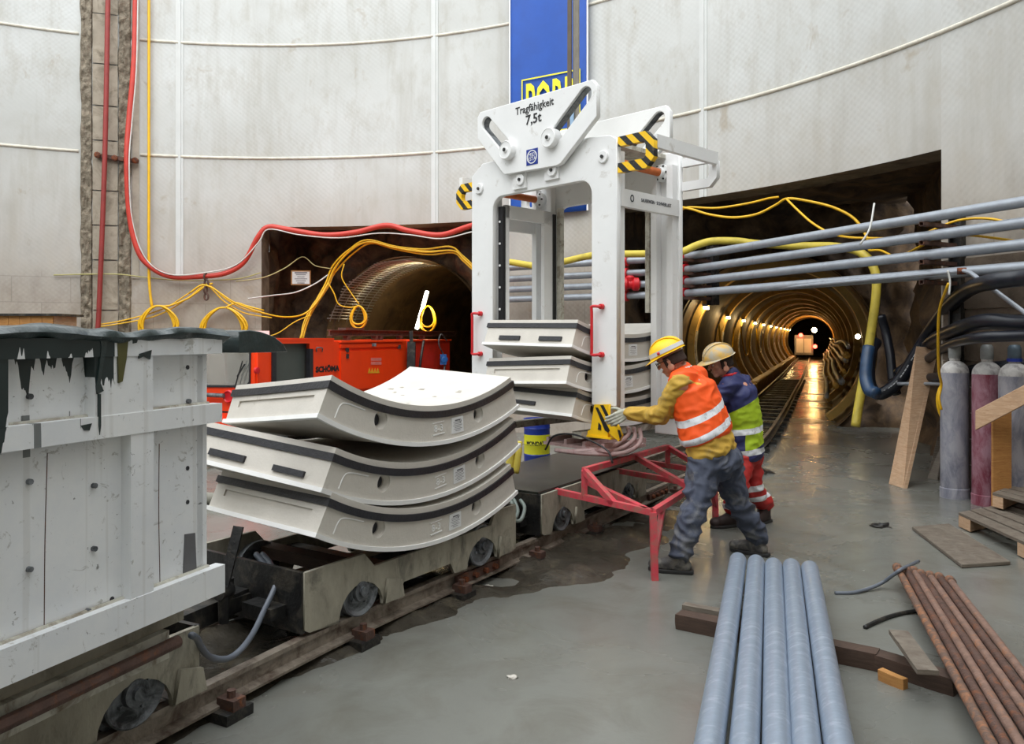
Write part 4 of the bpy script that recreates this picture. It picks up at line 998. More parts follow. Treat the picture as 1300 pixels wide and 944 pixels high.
bm = new(); P = smooth_path([LO.p(402,446,.03), LO.p(402,441.5,.06), LO.p(409,441.5,.06), LO.p(409,446,.03)], 3); tube(bm, P, .01, 6); obj('grab_loop', bm, m_wheel, lc)
m_pinkink = M('faded_decal', srgb(222,120,110), .5); m_gold = M('yellow_decal', srgb(222,160,40), .5)
bm = new()
for r_ in range(2):
    for k in range(5): 
        c = LO.p(471+k*2.6, 456+r_*5, .034); bar(bm, c, c + lU*.07, .003, .05, up=UPV)
obj('hood_decal', bm, m_pinkink, lc)
bm = new()
for k in range(4):
    c = LO.p(469+k*3.6, 470.5, .034); plate(bm, [[(-.05,-.04),(.05,-.04),(0,.05)]], c, lU, UPV, .003)
obj('warning_triangles', bm, m_gold, lc)
# chassis and wheels
bm = new(); lb(bm, .1, LL-.1, .22, .47, .12, WID-.12); obj('loco_chassis', bm, m_grease, lc)
for s_ in (.6, 3.1):
    for w_ in (.1, WID-.18):
        bm = new(); c = LO.o + lU*s_ - lN*w_ + UPV*.24; lathe(bm, c, -lN, [(.19,0),(.19,.02),(.16,.03),(.16,.09),(.1,.08),(.05,.1)], 24); obj('wheel', bm, m_wheel, lc, smooth=30)
# white helmet hanging in the cab
def helmet(o, up, fwd, r, mt, label, band=None, group=None):
    up = V(up).normalized(); fwd = V(fwd); fwd = (fwd - up*fwd.dot(up)).normalized(); sd = up.cross(fwd)
    t = thing('hard_hat', label, 'hard hat', tuple(o), group) if isinstance(label, str) else None
    par = t if t is not None else label
    bm = new()
    def f(u, v):
        a = 2*PI*u; ph = (1-v)*PI/2
        rr = r*math.cos(ph); k = 1.14 if math.cos(a) > 0 else 1.10
        h = r*.92*math.sin(ph); ridge = 1 + .035*max(0, math.cos(2*a))*math.sin(ph*2)*0
        crest = .008*math.exp(-((math.sin(a)*rr/r)*5)**2)*(math.sin(ph))
        return V(o) + fwd*(math.cos(a)*rr*k) + sd*(math.sin(a)*rr) + up*(h + crest)
    grid(bm, f, 36, 12, closed_u=True)
    obj('shell', bm, mt, par, smooth=True)
    bm = new()
    def g(u, v):
        a = 2*PI*u; pk = .045*max(0, math.cos(a))**1.5; w_ = .010 + pk
        rr = r + w_*v; k = 1.14 if math.cos(a) > 0 else 1.10
        return V(o) + fwd*(math.cos(a)*(r*k + w_*v)) + sd*(math.sin(a)*(r + w_*v)) + up*(.0 - .35*w_*v)
    grid(bm, g, 36, 2, closed_u=True)
    b2 = bm; obj('brim', b2, mt, par, smooth=True)
    for k in (-1, 0, 1):
        bm = new(); tube(bm, [V(o) + up*(r*.92*math.sin(ph) + .003) + fwd*(r*1.11*math.cos(ph)) + sd*(k*.038*math.sin(ph)) for ph in [PI*j/14 for j in range(1, 14)]], .005, 6); obj('ridge', bm, mt, par, smooth=True)
    if band:
        bm = new(); grid(bm, lambda u, v: V(o) + fwd*(math.cos(2*PI*u)*(r*1.10+.004)) + sd*(math.sin(2*PI*u)*(r+.004)) + up*(.012+.03*v), 36, 1, closed_u=True); obj('reflective_band', bm, band, par, smooth=True)
    return par
m_hat_white = M('white_plastic', srgb(226,224,216), .35, 0, .05)
helmet(end.p(295,468,-.4), (0,.15,1), (-.2,-1,0), .13, m_hat_white, 'white hard hat hanging behind the windscreen of the orange locomotive')
# rusty beam and hooks across the top of the loco, little stand-offs
bt0, bt1 = tz(418,425,-.5)[0], tz(578,425,-.5)[0]
t = thing('girder_bar', 'long rusty steel beam lying along the top of the orange locomotive', 'girder', tuple(LO.w(3, 1.66, -.5)))
bm = new(); o = LO.o - lN*.5
for z0, z1, w_ in ((1.66,1.672,.05),(1.672,1.748,.01),(1.748,1.76,.05)): fbox(bm, o, (lU,-lN,UPV), (bt0,-w_,z0), (bt1,w_,z1))
obj('beam_profile', bm, m_rust_dark, t)
for s_ in (bt0+.5, bt0+1.4, bt0+2.3, bt0+3.2, LL-.1):
    bm = new(); fbox(bm, o, (lU,-lN,UPV), (s_-.04,-.05,zt-.02), (s_+.04,.05,1.66)); obj('stand_off', bm, m_rust_dark, t)
bm = new(); fbox(bm, o, (lU,-lN,UPV), (tz(434,425,-.5)[0],-.08,1.762), (tz(457,425,-.5)[0],.08,1.80)); tag(obj('steel_plate', bm, m_rust_dark, None, loc=tuple(LO.w(2,1.76,-.5))), 'short rusty plate lying on the left part of the steel beam', 'steel plate')
t = thing('hanging_clamp', 'dark steel clamp hanging beside the hood of the orange locomotive', 'clamp', tuple(LO.p(523,480,.12)))
bm = new(); bar(bm, LO.p(522,420,.15), LO.p(522.5,436,.15), .05, .06, up=(1,0,0)); bar(bm, LO.p(522.5,434,.15), LO.p(522,470,.15), .1, .14, up=(1,0,0)); bar(bm, LO.p(522,466,.15), LO.p(521,487,.15), .05, .08, up=(1,0,0)); obj('clamp_body', bm, m_grease, t)
tag(cable('steel_bar', [LO.p(538,432,.1), LO.p(535,450,.12), LO.p(533,466,.12)], .025, m_grease, 'thin dark bar leaning on the red wagon behind the locomotive', 'bar'), 'thin dark bar leaning on the red wagon behind the locomotive', 'bar')
# red wagon behind the loco
rw = thing('red_wagon', 'dull red wagon coupled behind the orange locomotive', 'wagon', tuple(LO.w(4.9,0)))
t0, t1 = LL+.08, tz(572,470)[0]
bm = new(); lb(bm, t0, t1, .47, zt-.03, .02, WID-.02); obj('wagon_body', bm, M('dull_red_paint', srgb(205,44,26), .5, 0, .15, 3, dirt=srgb(110,36,26), dirt_amt=.3), rw)
bm = new(); lb(bm, t0, t1, zt-.03, zt, -.02, WID+.02); obj('top_edge', bm, m_loco, rw)
bm = new(); lb(bm, t0+.1, t1-.1, .0, .47, .15, WID-.15); obj('wagon_chassis', bm, m_grease, rw)
# blue chain hoist hung at the end
t = thing('chain_hoist', 'small blue lever hoist hanging at the right end of the red wagon', 'hoist', tuple(LO.p(563,460,.1)))
c = LO.p(563,456,.12); bm = new(); box(bm, c, (.12,.08,.2)); lathe(bm, c, (.4,-.9,0), [(.07,0),(.07,.06),(.04,.07)], 16); obj('hoist_body', bm, M('hoist_blue', srgb(40,100,170), .4, 0, .2), t)
bm = new(); tube(bm, smooth_path([LO.p(563,450,.12), LO.p(557,436,.12), LO.p(560,424,.12), LO.p(567,432,.12)], 5), .014, 6); tube(bm, [LO.p(565,458,.12), LO.p(564,470,.12)], .02, 8); obj('hook_chain', bm, m_wheel, t)
# rails under the loco
for k, w_ in enumerate((.16, WID-.16)):
    t_ = new(); P = [LO.o + lU*s_ - lN*w_ for s_ in (-6, 0, 4, 8, 14)]; sweep(t_, P, PROF); r_ = obj('rail', t_, m_rail, None, loc=tuple(P[0])); tag(r_, ('rail under the near side of the orange locomotive', 'rail under the far side of the orange locomotive')[k], 'rail', 'rails of the locomotive track')
# ================================================================ banner, pipes, hoses
a0, a1 = wang(651), wang(750)
zb = wp(700, 272, .06).z; ztop = 9.6
bn = thing('banner', 'tall blue cloth banner with yellow framed lettering hanging on the shaft wall', 'banner', tuple(wpt((a0+a1)/2, zb)))
p0, p1 = wpt(a0, 0, .10), wpt(a1, 0, .10); bu = (p1-p0).normalized(); bL = (p1-p0).length; bN = V((bu.y,-bu.x,0))
bm = new(); grid(bm, lambda u, v: p0 + bu*(bL*u) + bN*(.012*math.sin(u*9 + v*3)*(.3+v)) + UPV*(zb + (ztop-zb)*v), 24, 30)
vs = bm.verts[:]; r = bmesh.ops.extrude_face_region(bm, geom=bm.faces[:]); bmesh.ops.translate(bm, verts=[e for e in r['geom'] if isinstance(e, bmesh.types.BMVert)], vec=-bN*.006)
obj('cloth', bm, m_blue, bn, smooth=True)
bm = new()
for u_ in (0, bL): fbox(bm, p0, (bu,bN,UPV), (u_-.012,-.0,zb), (u_+.012,.014,ztop))
obj('pale_hem', bm, m_paper, bn)
BPn = Plane(p0, bu)
yl = M('banner_yellow', srgb(238,226,40), .5, 0, .05)
c = [BPn.tz(px, py, .02) for px, py in ((662.5,102),(737,88.5))]
tA, zA = c[0]; tB, zB = c[1]; zlow = zA - .95
bm = new()
zq = (zA+zB)/2
fbox(bm, p0, (bu,bN,UPV), (tA,.026,zq-.01), (tB,.032,zq+.012)); fbox(bm, p0, (bu,bN,UPV), (tA,.026,zlow), (tA+.02,.032,zq)); fbox(bm, p0, (bu,bN,UPV), (tB-.02,.026,zlow), (tB,.032,zq)); fbox(bm, p0, (bu,bN,UPV), (tA,.026,zlow), (tB,.032,zlow+.02))
textm(bm, 'PORR', p0 + bu*((tA+tB)/2) + bN*.034 + UPV*((zq+zlow)/2 - .01), bu, UPV, 1.02, .003, .37, bold=.016)
obj('banner_lettering', bm, yl, bn)
# vertical red pipe, rod holder
red = thing('red_pipe', 'thin dull red pipe running up the chiselled channel of the wall', 'pipe', tuple(wp(125,410,.12)))
bm = new(); P = smooth_path([wp(124,420,.14), wp(126,385,.14), wp(133,200,.16), wp(137,0,.16), wp(139,-120,.16)], 8); tube(bm, P, .042, 12); obj('pipe_run', bm, m_redpipe, red, smooth=True)
ta = thing('pipe_bracket', 'rusty wall bracket holding the red pipe in the channel', 'bracket', tuple(wp(148,200,.1)))
bm = new(); bar(bm, wp(122,197,.08), wp(176,205,.08), .06, .07); obj('bracket_arm', bm, m_rust_dark, ta)
for px, py in ((124,197),(146,201),(161,203),(172,204)):
    bm = new(); c = wp(px, py, .1); n_in = (SC - c); n_in.z = 0; n_in.normalize(); lathe(bm, c, n_in, [(.055,0),(.055,.05),(.03,.06)], 8); obj('bracket_nut', bm, m_rust, ta)
cable('red_hose', [wp(173,-110,.16), wp(172,0,.16), wp(170,80,.17), wp(164,150,.18), wp(161,200,.22), wp(164,270,.18), wp(175,318,.18), wp(193,340,.16), wp(218,351,.16), wp(250,351,.16), wp(285,347,.16), wp(310,332,.16), wp(328,300,.2), wp(341,288,.2), wp(365,291,.2), wp(410,298,.2), wp(450,295,.2), wp(490,286,.2), wp(520,293,.2), wp(560,298,.2), wp(600,286,.2), wp(640,282,.2)], .048, m_redhose, 'thick red hose coming down the wall and swinging over the left opening', 'hose', k=8, n=12)
cable('thin_cable', [wp(176,-110,.2), wp(175,0,.2), wp(173,90,.2), wp(167,160,.2), wp(164,210,.28), wp(168,280,.2), wp(185,328,.2), wp(215,348,.22), wp(260,346,.22), wp(300,336,.2), wp(328,308,.24), wp(341,291,.26), wp(380,298,.24), wp(430,302,.24), wp(480,296,.24), wp(520,298,.24), wp(560,303,.24), wp(600,294,.24)], .012, m_wire, 'thin pale cable tied along the thick red wall hose', 'cable', k=6, n=6)
cable('yellow_hose', [wp(189,-110,.08), wp(189,0,.08), wp(189,200,.08), wp(189,330,.10), wp(190,365,.12), wp(193,390,.14)], .026, m_yhose, 'straight yellow hose hanging down the wall beside the channel', 'hose', n=8)
def coil(px, py, w_, h, turns, r, label, tail=None, off=.14, pl=None):
    P = []
    for i in range(turns*14):
        a = 2*PI*i/14 + .6; k = 1 + .13*math.sin(i*.37) ; pxx = px + w_*k*math.sin(a)*(.5 + .5*(1-math.cos(a))/2 + .25); pyy = py + h*(1-math.cos(a))/2*(1+.10*math.sin(i*.23))
        P.append((pl or wp)(pxx, pyy, off + .012*(i//14) + .02*math.sin(a)))
    if tail: P += [(pl or wp)(x_, y_, off+.03) for x_, y_ in tail]
    return cable('cable_coil', P, r, m_yhose, label, 'cable coil', 'yellow cable coils on the left wall', k=2, n=6)
coil(201, 388, 22, 42, 6, .020, 'yellow cable coil hanging at the foot of the straight yellow hose', [(215,388),(240,378),(262,362),(270,360)])
coil(284, 390, 26, 44, 7, .018, 'big yellow cable coil hanging right of the rusty chain', [(300,384),(312,388),(335,394)])
P1 = [(124,412),(150,408),(190,398),(215,388),(240,372),(262,360),(285,378),(310,392),(345,400)]
for k, dy in enumerate((0, 4)):
    cable('yellow_cable', [wp(x_, y_+dy*(1+.3*math.sin(x_)), .1+.02*k) for x_, y_ in P1], .013, m_yhose, ('upper', 'lower')[k] + ' of two yellow cables draped along the foot of the left wall', 'cable', n=6)
cable('old_cable', [wp(68,349,.05), wp(110,348,.06), wp(150,348,.12), wp(185,352,.06), wp(235,356,.06), wp(300,354,.06), wp(331,346,.08)], .012, M('faded_cable', srgb(176,168,110), .6), 'thin faded cable strung across the brown foot of the wall', 'cable', n=6)
t = thing('chain', 'short rusty chain hanging from the red hose on the wall', 'chain', tuple(wp(261,347,.2)))
for k in range(4):
    bm = new(); c = wp(261 + (k % 2), 351 + k*8.5, .2); ax = V((1,0,0)) if k % 2 else V((.5,.86,0))
    tube(bm, [c + ax*(.035*math.cos(a*PI/6)) + UPV*(.06*math.sin(a*PI/6)) for a in range(12)], .018, 6, True); obj('chain_link', bm, m_rust_dark, t, smooth=True)
# four galvanised pipes with clamps
xs = [(628,13.25),(700,12.6),(821,11.7),(862,11.4),(1300,7.25),(1420,6.55)]
zs = [(2.79,2.89), (2.602,2.697), (2.429,2.498), (2.266,2.288)]
names = ['topmost', 'second', 'third', 'lowest']
def pipe_pt(px, z, o_=0): 
    for (xa, ya), (xb, yb) in zip(xs, xs[1:]):
        if xa <= px <= xb or (xb == 1420 and px > 1300) or (xa == 628 and px < 628):
            k = (1/ya) + (1/yb-1/ya)*(px-xa)/(xb-xa); Y = 1/k + o_; zz = z if not isinstance(z, tuple) else z[0] + (z[1]-z[0])*min(1.1, max(0, (11.4-Y)/(11.4-7.25))); return V(((px-CX)/F*Y, Y, zz))
for z, nm in zip(zs, names):
    t = thing('water_pipe', nm + ' of the four thick galvanised pipes crossing the right opening', 'pipe', tuple(pipe_pt(1300, z)), 'galvanised wall pipes')
    bm = new(); tube(bm, [pipe_pt(px, z) for px in (628,660,700,760,821,862)], .052, 16); obj('pipe_run', bm, m_galv_wall, t, smooth=30)
    bm = new(); tube(bm, [pipe_pt(px, z) for px in (866,1300,1420)], .054, 16); obj('pipe_run', bm, m_galv_wall, t, smooth=30)
    c = pipe_pt(866, z); d = (pipe_pt(900, z)-c).normalized(); bm = new(); lathe(bm, c - d*.12, d, [(.06,0),(.085,.0),(.085,.05),(.062,.06),(.062,.16),(.085,.17),(.085,.22),(.06,.22)], 18); obj('pipe_coupling', bm, m_red, t, smooth=30)['label'] = 'red pipe coupling'
    c = pipe_pt(785, z); d = (pipe_pt(800, z)-c).normalized(); bm = new(); lathe(bm, c - d*.1, d, [(.06,0),(.085,.0),(.085,.06),(.065,.07),(.065,.2),(.085,.21),(.085,.26),(.06,.26)], 18); obj('pipe_coupling', bm, m_red, t, smooth=30)['label'] = 'red pipe coupling'
t = thing('red_valve', 'bulky red valve on the galvanised pipes behind the frame leg', 'valve', tuple(pipe_pt(800, zs[2], -.1)))
c = pipe_pt(800, zs[2], -.1); bm = new(); lathe(bm, c - V((.15,0,0)), (1,0,0), [(.05,0),(.1,.02),(.1,.09),(.07,.12),(.07,.17),(.1,.2),(.1,.27),(.05,.3)], 16); lathe(bm, c, (0,0,1), [(.05,-.02),(.07,.1),(.04,.13)], 14); obj('valve_body', bm, m_red, t, smooth=30)
thin = thing('thin_pipe', 'thin galvanised pipe slung under the four wall pipes and bending down at right', 'pipe', tuple(pipe_pt(1224, 2.2)))
bm = new(); tube(bm, [pipe_pt(866, 2.266, -.02) - V((0,0,.03)), at(960, 368, 10.1), at(1224, 343.5, 7.6), at(1232, 346, 7.5), at(1300, 396, 6.9), at(1330, 420, 6.7)], .021, 10); obj('pipe_run', bm, m_galv_wall, thin, smooth=30)
bm = new(); lathe(bm, at(1221,344,7.63), (1,-.6,0), [(.035,-.04),(.035,.04)], 10); obj('elbow', bm, m_rust, thin)
# wall posts with bracket arms that carry the pipes
def bracket_post(px, label, zlo=.8, zhi=2.95):
    c0 = pipe_pt(px, 0, .52); t = thing('pipe_support', label, 'pipe support', tuple(c0), 'supports of the wall pipes')
    bm = new(); d = (pipe_pt(px+20,0)-pipe_pt(px,0)).normalized(); nn = V((d.y,-d.x,0))
    nn = nn if nn.y < 0 else -nn
    for k in (-.06, .06): fbox(bm, c0, (d,nn,UPV), (k-.008,-.06,zlo), (k+.008,.06,zhi))
    fbox(bm, c0, (d,nn,UPV), (-.06,-.008,zlo), (.06,.008,zhi)); obj('post', bm, m_grease, t)
    for z in zs:
        bm = new(); a_ = c0 + UPV*(pipe_pt(px, z).z-.08)
        for s_ in ((-.025,-.02),(.02,.025)): fbox(bm, a_, (d,nn,UPV), (s_[0],.05,-.022), (s_[1],.62,.022))
        fbox(bm, a_, (d,nn,UPV), (-.025,.05,.018), (.025,.62,.022)); fbox(bm, a_, (d,nn,UPV), (-.025,.05,-.022), (.025,.62,-.018)); obj('bracket_arm', bm, m_rust_dark, t)
bracket_post(1216, 'dark steel post with arms carrying the wall pipes at the right edge', 0.0)
bracket_post(905, 'dark steel bracket carrying the wall pipes beside the frame leg', 2.1)
for px, nm in ((1106,'left'),(1033,'right')):
    pass
cable('cable_tie', [at(1110,258,8.1), at(1104,290,8.0), at(1092,310,8.0)], .01, m_wire, 'white tie hanging off the topmost wall pipe', 'cable tie')
cable('cable_tie', [at(1203,343,7.2), at(1206,356,7.2), at(1205,374,7.2)], .009, m_wire, 'white tie hanging off the lowest wall pipe at the right', 'cable tie')
# yellow flat hose: runs over the pipes then hangs down in the tunnel mouth
m_yprint = m_yflat
yh = cable('yellow_air_hose', [at(628,330,12.9), at(650,333,12.7), at(690,338,12.3), at(720,331,12.1), at(760,323,11.8), at(820,322,11.3), at(862,320,10.9), at(885,311,10.9), at(905,306,10.9), at(935,306,10.8), at(960,309,10.7), at(1010,312,10.4), at(1062,313,9.9), at(1095,322,9.6), at(1111,345,9.45), at(1112,375,9.4), at(1106,420,9.35), at(1098,470,9.3), at(1090,515,9.25), at(1086,541,9.2)], .052, m_yflat, 'thick yellow printed air hose over the pipes and down into the tunnel mouth', 'hose', n=12)
# black hoses at the right
def bl(pts, r, label, stripe=True):
    P = smooth_path([at(*p) for p in pts], 7); o = thing('black_hose', label, 'hose', tuple(P[0]), 'black supply hoses at the right wall')
    bm = new(); tube(bm, P, r, 12); obj('hose_run', bm, m_bhose, o, smooth=True)
    if stripe:
        bm = new(); Q = []
        for i, p in enumerate(P):
            d = (P[min(i+1,len(P)-1)]-P[max(i-1,0)]).normalized(); s_ = d.cross(V((0,1,0))); s_ = s_.normalized()*(r*.55); s_ = s_ if s_.z > 0 else -s_; Q.append(p + s_ + V((0,-r*.80,0)))
        n = 0
        for i in range(2, len(Q)-2, 1):
            if (i*7) % 5 == 0: continue
            tube(bm, [Q[i].lerp(Q[i+1], .06), Q[i].lerp(Q[i+1], .85)], .008, 5)
        obj('white_print', bm, M('hose_print_white', srgb(190,192,196), .6), o)['label'] = 'white printed line'
bl([(1390,335,6.0),(1345,346,6.3),(1300,352,6.7),(1262,357,6.95),(1232,366,7.7),(1205,388,8.4),(1180,422,9.3),(1160,455,9.5),(1140,485,9.6),(1118,500,9.7),(1106,492,9.8),(1103,470,9.9),(1106,445,10.),(1112,434,10.1)], .075, 'thickest black hose with white print swooping down beside the leaning plank')
bl([(1380,408,6.3),(1300,410,6.9),(1250,408,7.3),(1215,418,8.0),(1185,432,9.1),(1165,455,9.7),(1140,475,9.9)], .075, 'plain black hose arching above the gas cylinders', False)
bl([(1380,424,6.2),(1300,426,6.8),(1240,429,7.2),(1205,438,8.2),(1175,458,9.3),(1150,478,9.8),(1130,486,10)], .05, 'black hose with white print just above the cylinder valves')
bl([(1380,462,7.1),(1300,462,7.57),(1240,468,8.0),(1190,478,8.9),(1160,480,9.6)], .05, 'lowest black hose passing behind the gas cylinders')
cable('white_rod', [at(1140,487,9.4), at(1180,487,9.0), at(1240,488,8.4)], .02, m_galv_wall, 'thin pale rod behind the leaning plank', 'rod')
cable('yellow_cable', [at(1204,360,7.2), at(1193,392,7.5), at(1191,430,7.7), at(1192,470,7.9), at(1195,488,8.0), at(1192,505,8.0), at(1195,520,8.0)], .013, m_yhose, 'thin yellow cable dropping from the pipes to the left gas cylinder', 'cable', n=6)
P = []
for i in range(50):
    a = 2*PI*i/14; P.append(at(1216 + 26*math.cos(a), 508 + 34*math.sin(a)*(1+.08*math.sin(i*.5)), 8.35))
cable('cable_coil', P, .015, m_yhose, 'yellow cable loop behind the left gas cylinder', 'cable coil', k=2, n=6)
# brown boarding low on the right wall
bm = new(); a, b = wang(1199), wang(1420)
for i in range(9):
    z0 = .05 + .27*i; grid(bm, lambda u, v: wpt(a + (b-a)*u, z0 + .26*v, .02 + .01*(i % 2)), 6, 1)
o = struct('trim_11', bm, M('brown_wall_boarding', srgb(112,98,84), .8, 0, .25, 3, dirt=srgb(78,66,54), dirt_amt=.45, dirt_scale=2, bump=.3))
# yellow cables in the right opening
c2 = [([(862,262),(880,266),(900,272),(930,276),(960,272),(985,260),(1000,252),(1030,256),(1060,264),(1085,278),(1100,300),(1104,318)], 'yellow cable sagging under the top edge of the right opening', 11.2, 9.4, .018),
      ([(862,268),(875,263),(910,264),(950,258),(975,252),(988,250)], 'short yellow cable at the top left of the right opening', 11.4, 10.4, .016),
      ([(998,252),(1012,266),(1030,282),(1050,294),(1070,300),(1100,302),(1160,300),(1215,280),(1260,278),(1300,290)], 'yellow cable crossing behind the topmost wall pipe', 10, 7.6, .014),
      ([(1104,318),(1118,318),(1135,325),(1150,322),(1170,312),(1195,300),(1225,298),(1270,303),(1320,310)], 'yellow cable behind the second wall pipe at the right', 9.3, 7.3, .014)]
for pts, lb_, y0, y1, r_ in c2: cable('yellow_cable', [at(x_, y_, y0 + (y1-y0)*i/(len(pts)-1)) for i, (x_, y_) in enumerate(pts)], r_, m_yhose, lb_, 'cable', n=6)
# yellow cable bundle in the left opening
B = [(240,425,13.2),(300,410,13.4),(370,402,13.7)]
base = [(382,430,14.3),(388,410,14.4),(400,385,14.5),(415,362,14.6),(425,340,14.6),(445,318,14.5),(468,307,14.4),(500,314,14.4),(540,320,14.3),(575,318,14.2),(590,330,14.1),(612,348,14.0),(640,352,13.9)]
for k in range(4):
    dy = (0, 3, -2.5, 5)[k]; dx = (0, 2.5, -2, 3)[k]
    cable('yellow_cable', [at(x_ + dx*math.sin(i*.9+k), y_ + dy*math.cos(i*.6+k*1.3), Y_+.03*k) for i, (x_, y_, Y_) in enumerate(base)], .017, m_yhose, 'yellow cable of the bundle arching over the left opening', 'cable', 'yellow cable bundle over the left opening', n=6)
cable('yellow_cable', [at(240,372,13.5), at(262,362,13.5), at(300,385,13.6), at(345,400,13.8), at(372,402,14.1), at(390,396,14.3), at(405,380,14.4), at(416,360,14.5)], .016, m_yhose, 'yellow cable rising from the wall foot into the left opening bundle', 'cable', n=6)
cable('yellow_cable', [at(320,430,13.9), at(350,424,14), at(375,408,14.1), at(395,400,14.3)], .011, m_yhose, 'short yellow cable above the locomotive cab roof', 'cable', n=6)
cable('white_cable', [at(315,379,13.4), at(345,375,13.7), at(375,371,14.0), at(400,360,14.3), at(416,349,14.5)], .013, m_wire, 'white cable crossing the left edge of the left opening', 'cable', n=6)
cable('thin_cable', [at(300,357,13.3), at(335,352,13.6), at(362,340,14.2), at(384,326,14.9), at(400,337,14.8), at(420,341,14.6)], .010, M('faded_cable_b', srgb(170,160,110), .6), 'thin faded cable looping above the white notice board', 'cable', n=6)
cable('thin_cable', [at(416,358,14.4), at(424,372,14.4), at(430,386,14.4), at(444,390,14.4), at(455,388,14.4)], .012, m_yhose, 'pale yellow cable feeding the small hanging coil', 'cable', n=6)
cable('thin_cable', [at(437,335,14.5), at(434,352,14.5), at(446,372,14.5), at(456,386,14.4)], .011, m_yhose, 'thin yellow cable dropping to the small hanging coil', 'cable', n=6)
coil(455, 388, 9, 26, 6, .016, 'small yellow cable coil hanging on the rock of the left opening', pl=lambda x_, y_, o_: at(x_, y_, 14.45 - o_), off=.05)
coil(543, 388, 9, 30, 5, .016, 'bright yellow cable coil hanging beside the fluorescent tube', pl=lambda x_, y_, o_: at(x_, y_, 16.6 - o_), off=.05)
t = thing('notice_board', 'small white notice fixed to the rock inside the left opening', 'notice', tuple(at(382,353,15.1)))
bm = new(); box(bm, at(382,352.5,15.1), (.37,.03,.28)); obj('board_frame', bm, m_wood_or, t)
bm = new(); box(bm, at(382,352.5,15.08), (.33,.012,.235)); sh = obj('notice_sheet', bm, m_paper, t)
bm = new()
for r_ in range(6): box(bm, at(382,346+r_*2.6,15.07), (.24 - .05*(r_ % 3), .004, .012 if r_ else .022))
obj('printing', bm, m_ink, sh)
t = thing('paper_sign', 'white paper sign with a round drawing above the locomotive roof', 'sign', tuple(at(327,427,13.0)))
bm = new(); box(bm, at(328,426.5,12.2), (.34,.02,.165)); sh = obj('sheet', bm, m_paper, t)
bm = new(); c = at(328,427,12.185); plate(bm, [[(.06*math.cos(k*PI/10), .06*math.sin(k*PI/10)) for k in range(20)], [(.052*math.cos(k*PI/10), .052*math.sin(k*PI/10)) for k in range(20)]], c, (1,0,0), UPV, .004); box(bm, c, (.05,.004,.05)); obj('drawing', bm, m_ink, sh)
# wooden site box against the left wall behind the skip
t = thing('wooden_shed', 'low wooden box with dark lid standing at the wall behind the skip', 'wooden box', tuple(gr(20,540)))
bm = new()
for k in range(9): fbox(bm, at(-60,500,12.0)*1, (V((1,0,0)),V((0,1,0)),UPV), (k*.17,.0,-1.0), (k*.17+.165,.03,1.19)) if k*.17 < 1.6 else None
obj('board_front', bm, m_wood_or, t)
c = at(-60,500,12.0); bm = new(); fbox(bm, c, (V((1,0,0)),V((0,1,0)),UPV), (-.05,-.05,1.19), (1.62,.7,1.225)); obj('lid', bm, m_grease, t)
bm = new(); fbox(bm, c, (V((1,0,0)),V((0,1,0)),UPV), (1.5,.03,-.77), (1.53,.65,1.19)); obj('board_side', bm, m_wood, t)
# fluorescent tube and mesh in the left tunnel
t = thing('fluorescent_tube', 'long glowing fluorescent tube leaning in the left tunnel', 'lamp', tuple(at(534,395,16.6)))
bm = new(); cyl(bm, at(529,417,16.5), at(542,370,16.9), .035, 12); obj('tube', bm, m_tubeglow, t, smooth=30)
bm = new(); cyl(bm, at(530.5,417,16.56), at(543.5,370,16.96), .03, 8); obj('holder', bm, m_dirty_white, t)
l = bpy.data.lights.new('tube_light', 'POINT'); l.energy = 38; l.color = (1,.74,.36); l.shadow_soft_size = .2; o = bpy.data.objects.new('tube_light', l); COL.objects.link(o); o.location = at(552,392,16.4)
# steel mesh over the tunnel crown
bm = new(); mm = []
def mp_(a, d, r=TR-.06): return T1 + AX*d + PE*math.cos(a)*r + UPV*math.sin(a)*r
for i in range(34):
    a = PI*.47 + i*PI*.43/34; tube(bm, [mp_(a, -.35 + .1*math.sin(i*.5)), mp_(a, .6), mp_(a, 1.1)], .012, 5)
for d in (-.3, 0, .3, .6, .9): tube(bm, [mp_(PI*.47 + i*PI*.43/20, d) for i in range(21)], .010, 5)
tag(obj('steel_mesh', bm, M('shiny_mesh_steel', srgb(190,186,176), .3, .8, .1), None, loc=tuple(mp_(2, 0)), smooth=True), 'crumpled steel mesh lining the crown of the left tunnel mouth', 'steel mesh')

0 and print('KT', [round(kt(x),2) for x in (262,192,117,60,0)])
# ================================================================ foreground right: pipes, timber, planks, cylinders
def timber(pa, pb, w_, h_, mt, label, nm='timber_beam', z0=0.0, group=None, cat='timber'):
    a, b = V(pa), V(pb); bm = new(); z_ = V((0,0,h_/2+z0)); bar(bm, a + z_, b + z_, w_, h_)
    bmesh.ops.subdivide_edges(bm, edges=bm.edges[:], cuts=3, use_grid_fill=True)
    for v_ in bm.verts: v_.co += V((noise.noise(v_.co*9), noise.noise(v_.co*9 + V((5,5,5))), .6*noise.noise(v_.co*7 + V((9,1,2)))))*.007
    return tag(obj(nm, bm, mt, None, loc=tuple(a)), label, cat, group)
timber(gr(862,795), gr(1115,848), .10, .085, m_wood_dark, 'long wet dark timber lying under the galvanised steel tubes')
timber(gr(868,786), gr(1000,812), .06, .095, m_wood_grey, 'thin splintered timber lying just behind the long dark timber')
timber(gr(1108,846), gr(1215,880), .10, .08, m_wood_dark, 'short brown timber under the lower ends of the rusty tubes')
timber(gr(1118,862), gr(1150,875), .04, .05, m_wood_or, 'small splinter of fresh timber beside the short brown timber')
timber(gr(1140,826,.08), gr(1178,880,.08), .09, .022, m_wood_grey, 'short grey board lying across the short brown timber', z0=.082)
G0 = [((937,700),(913.6,853)),((960,703),(950.5,853)),((982,707),(985,853)),((1004.7,708),(1016.5,853)),((1028,711),(1051,853))]
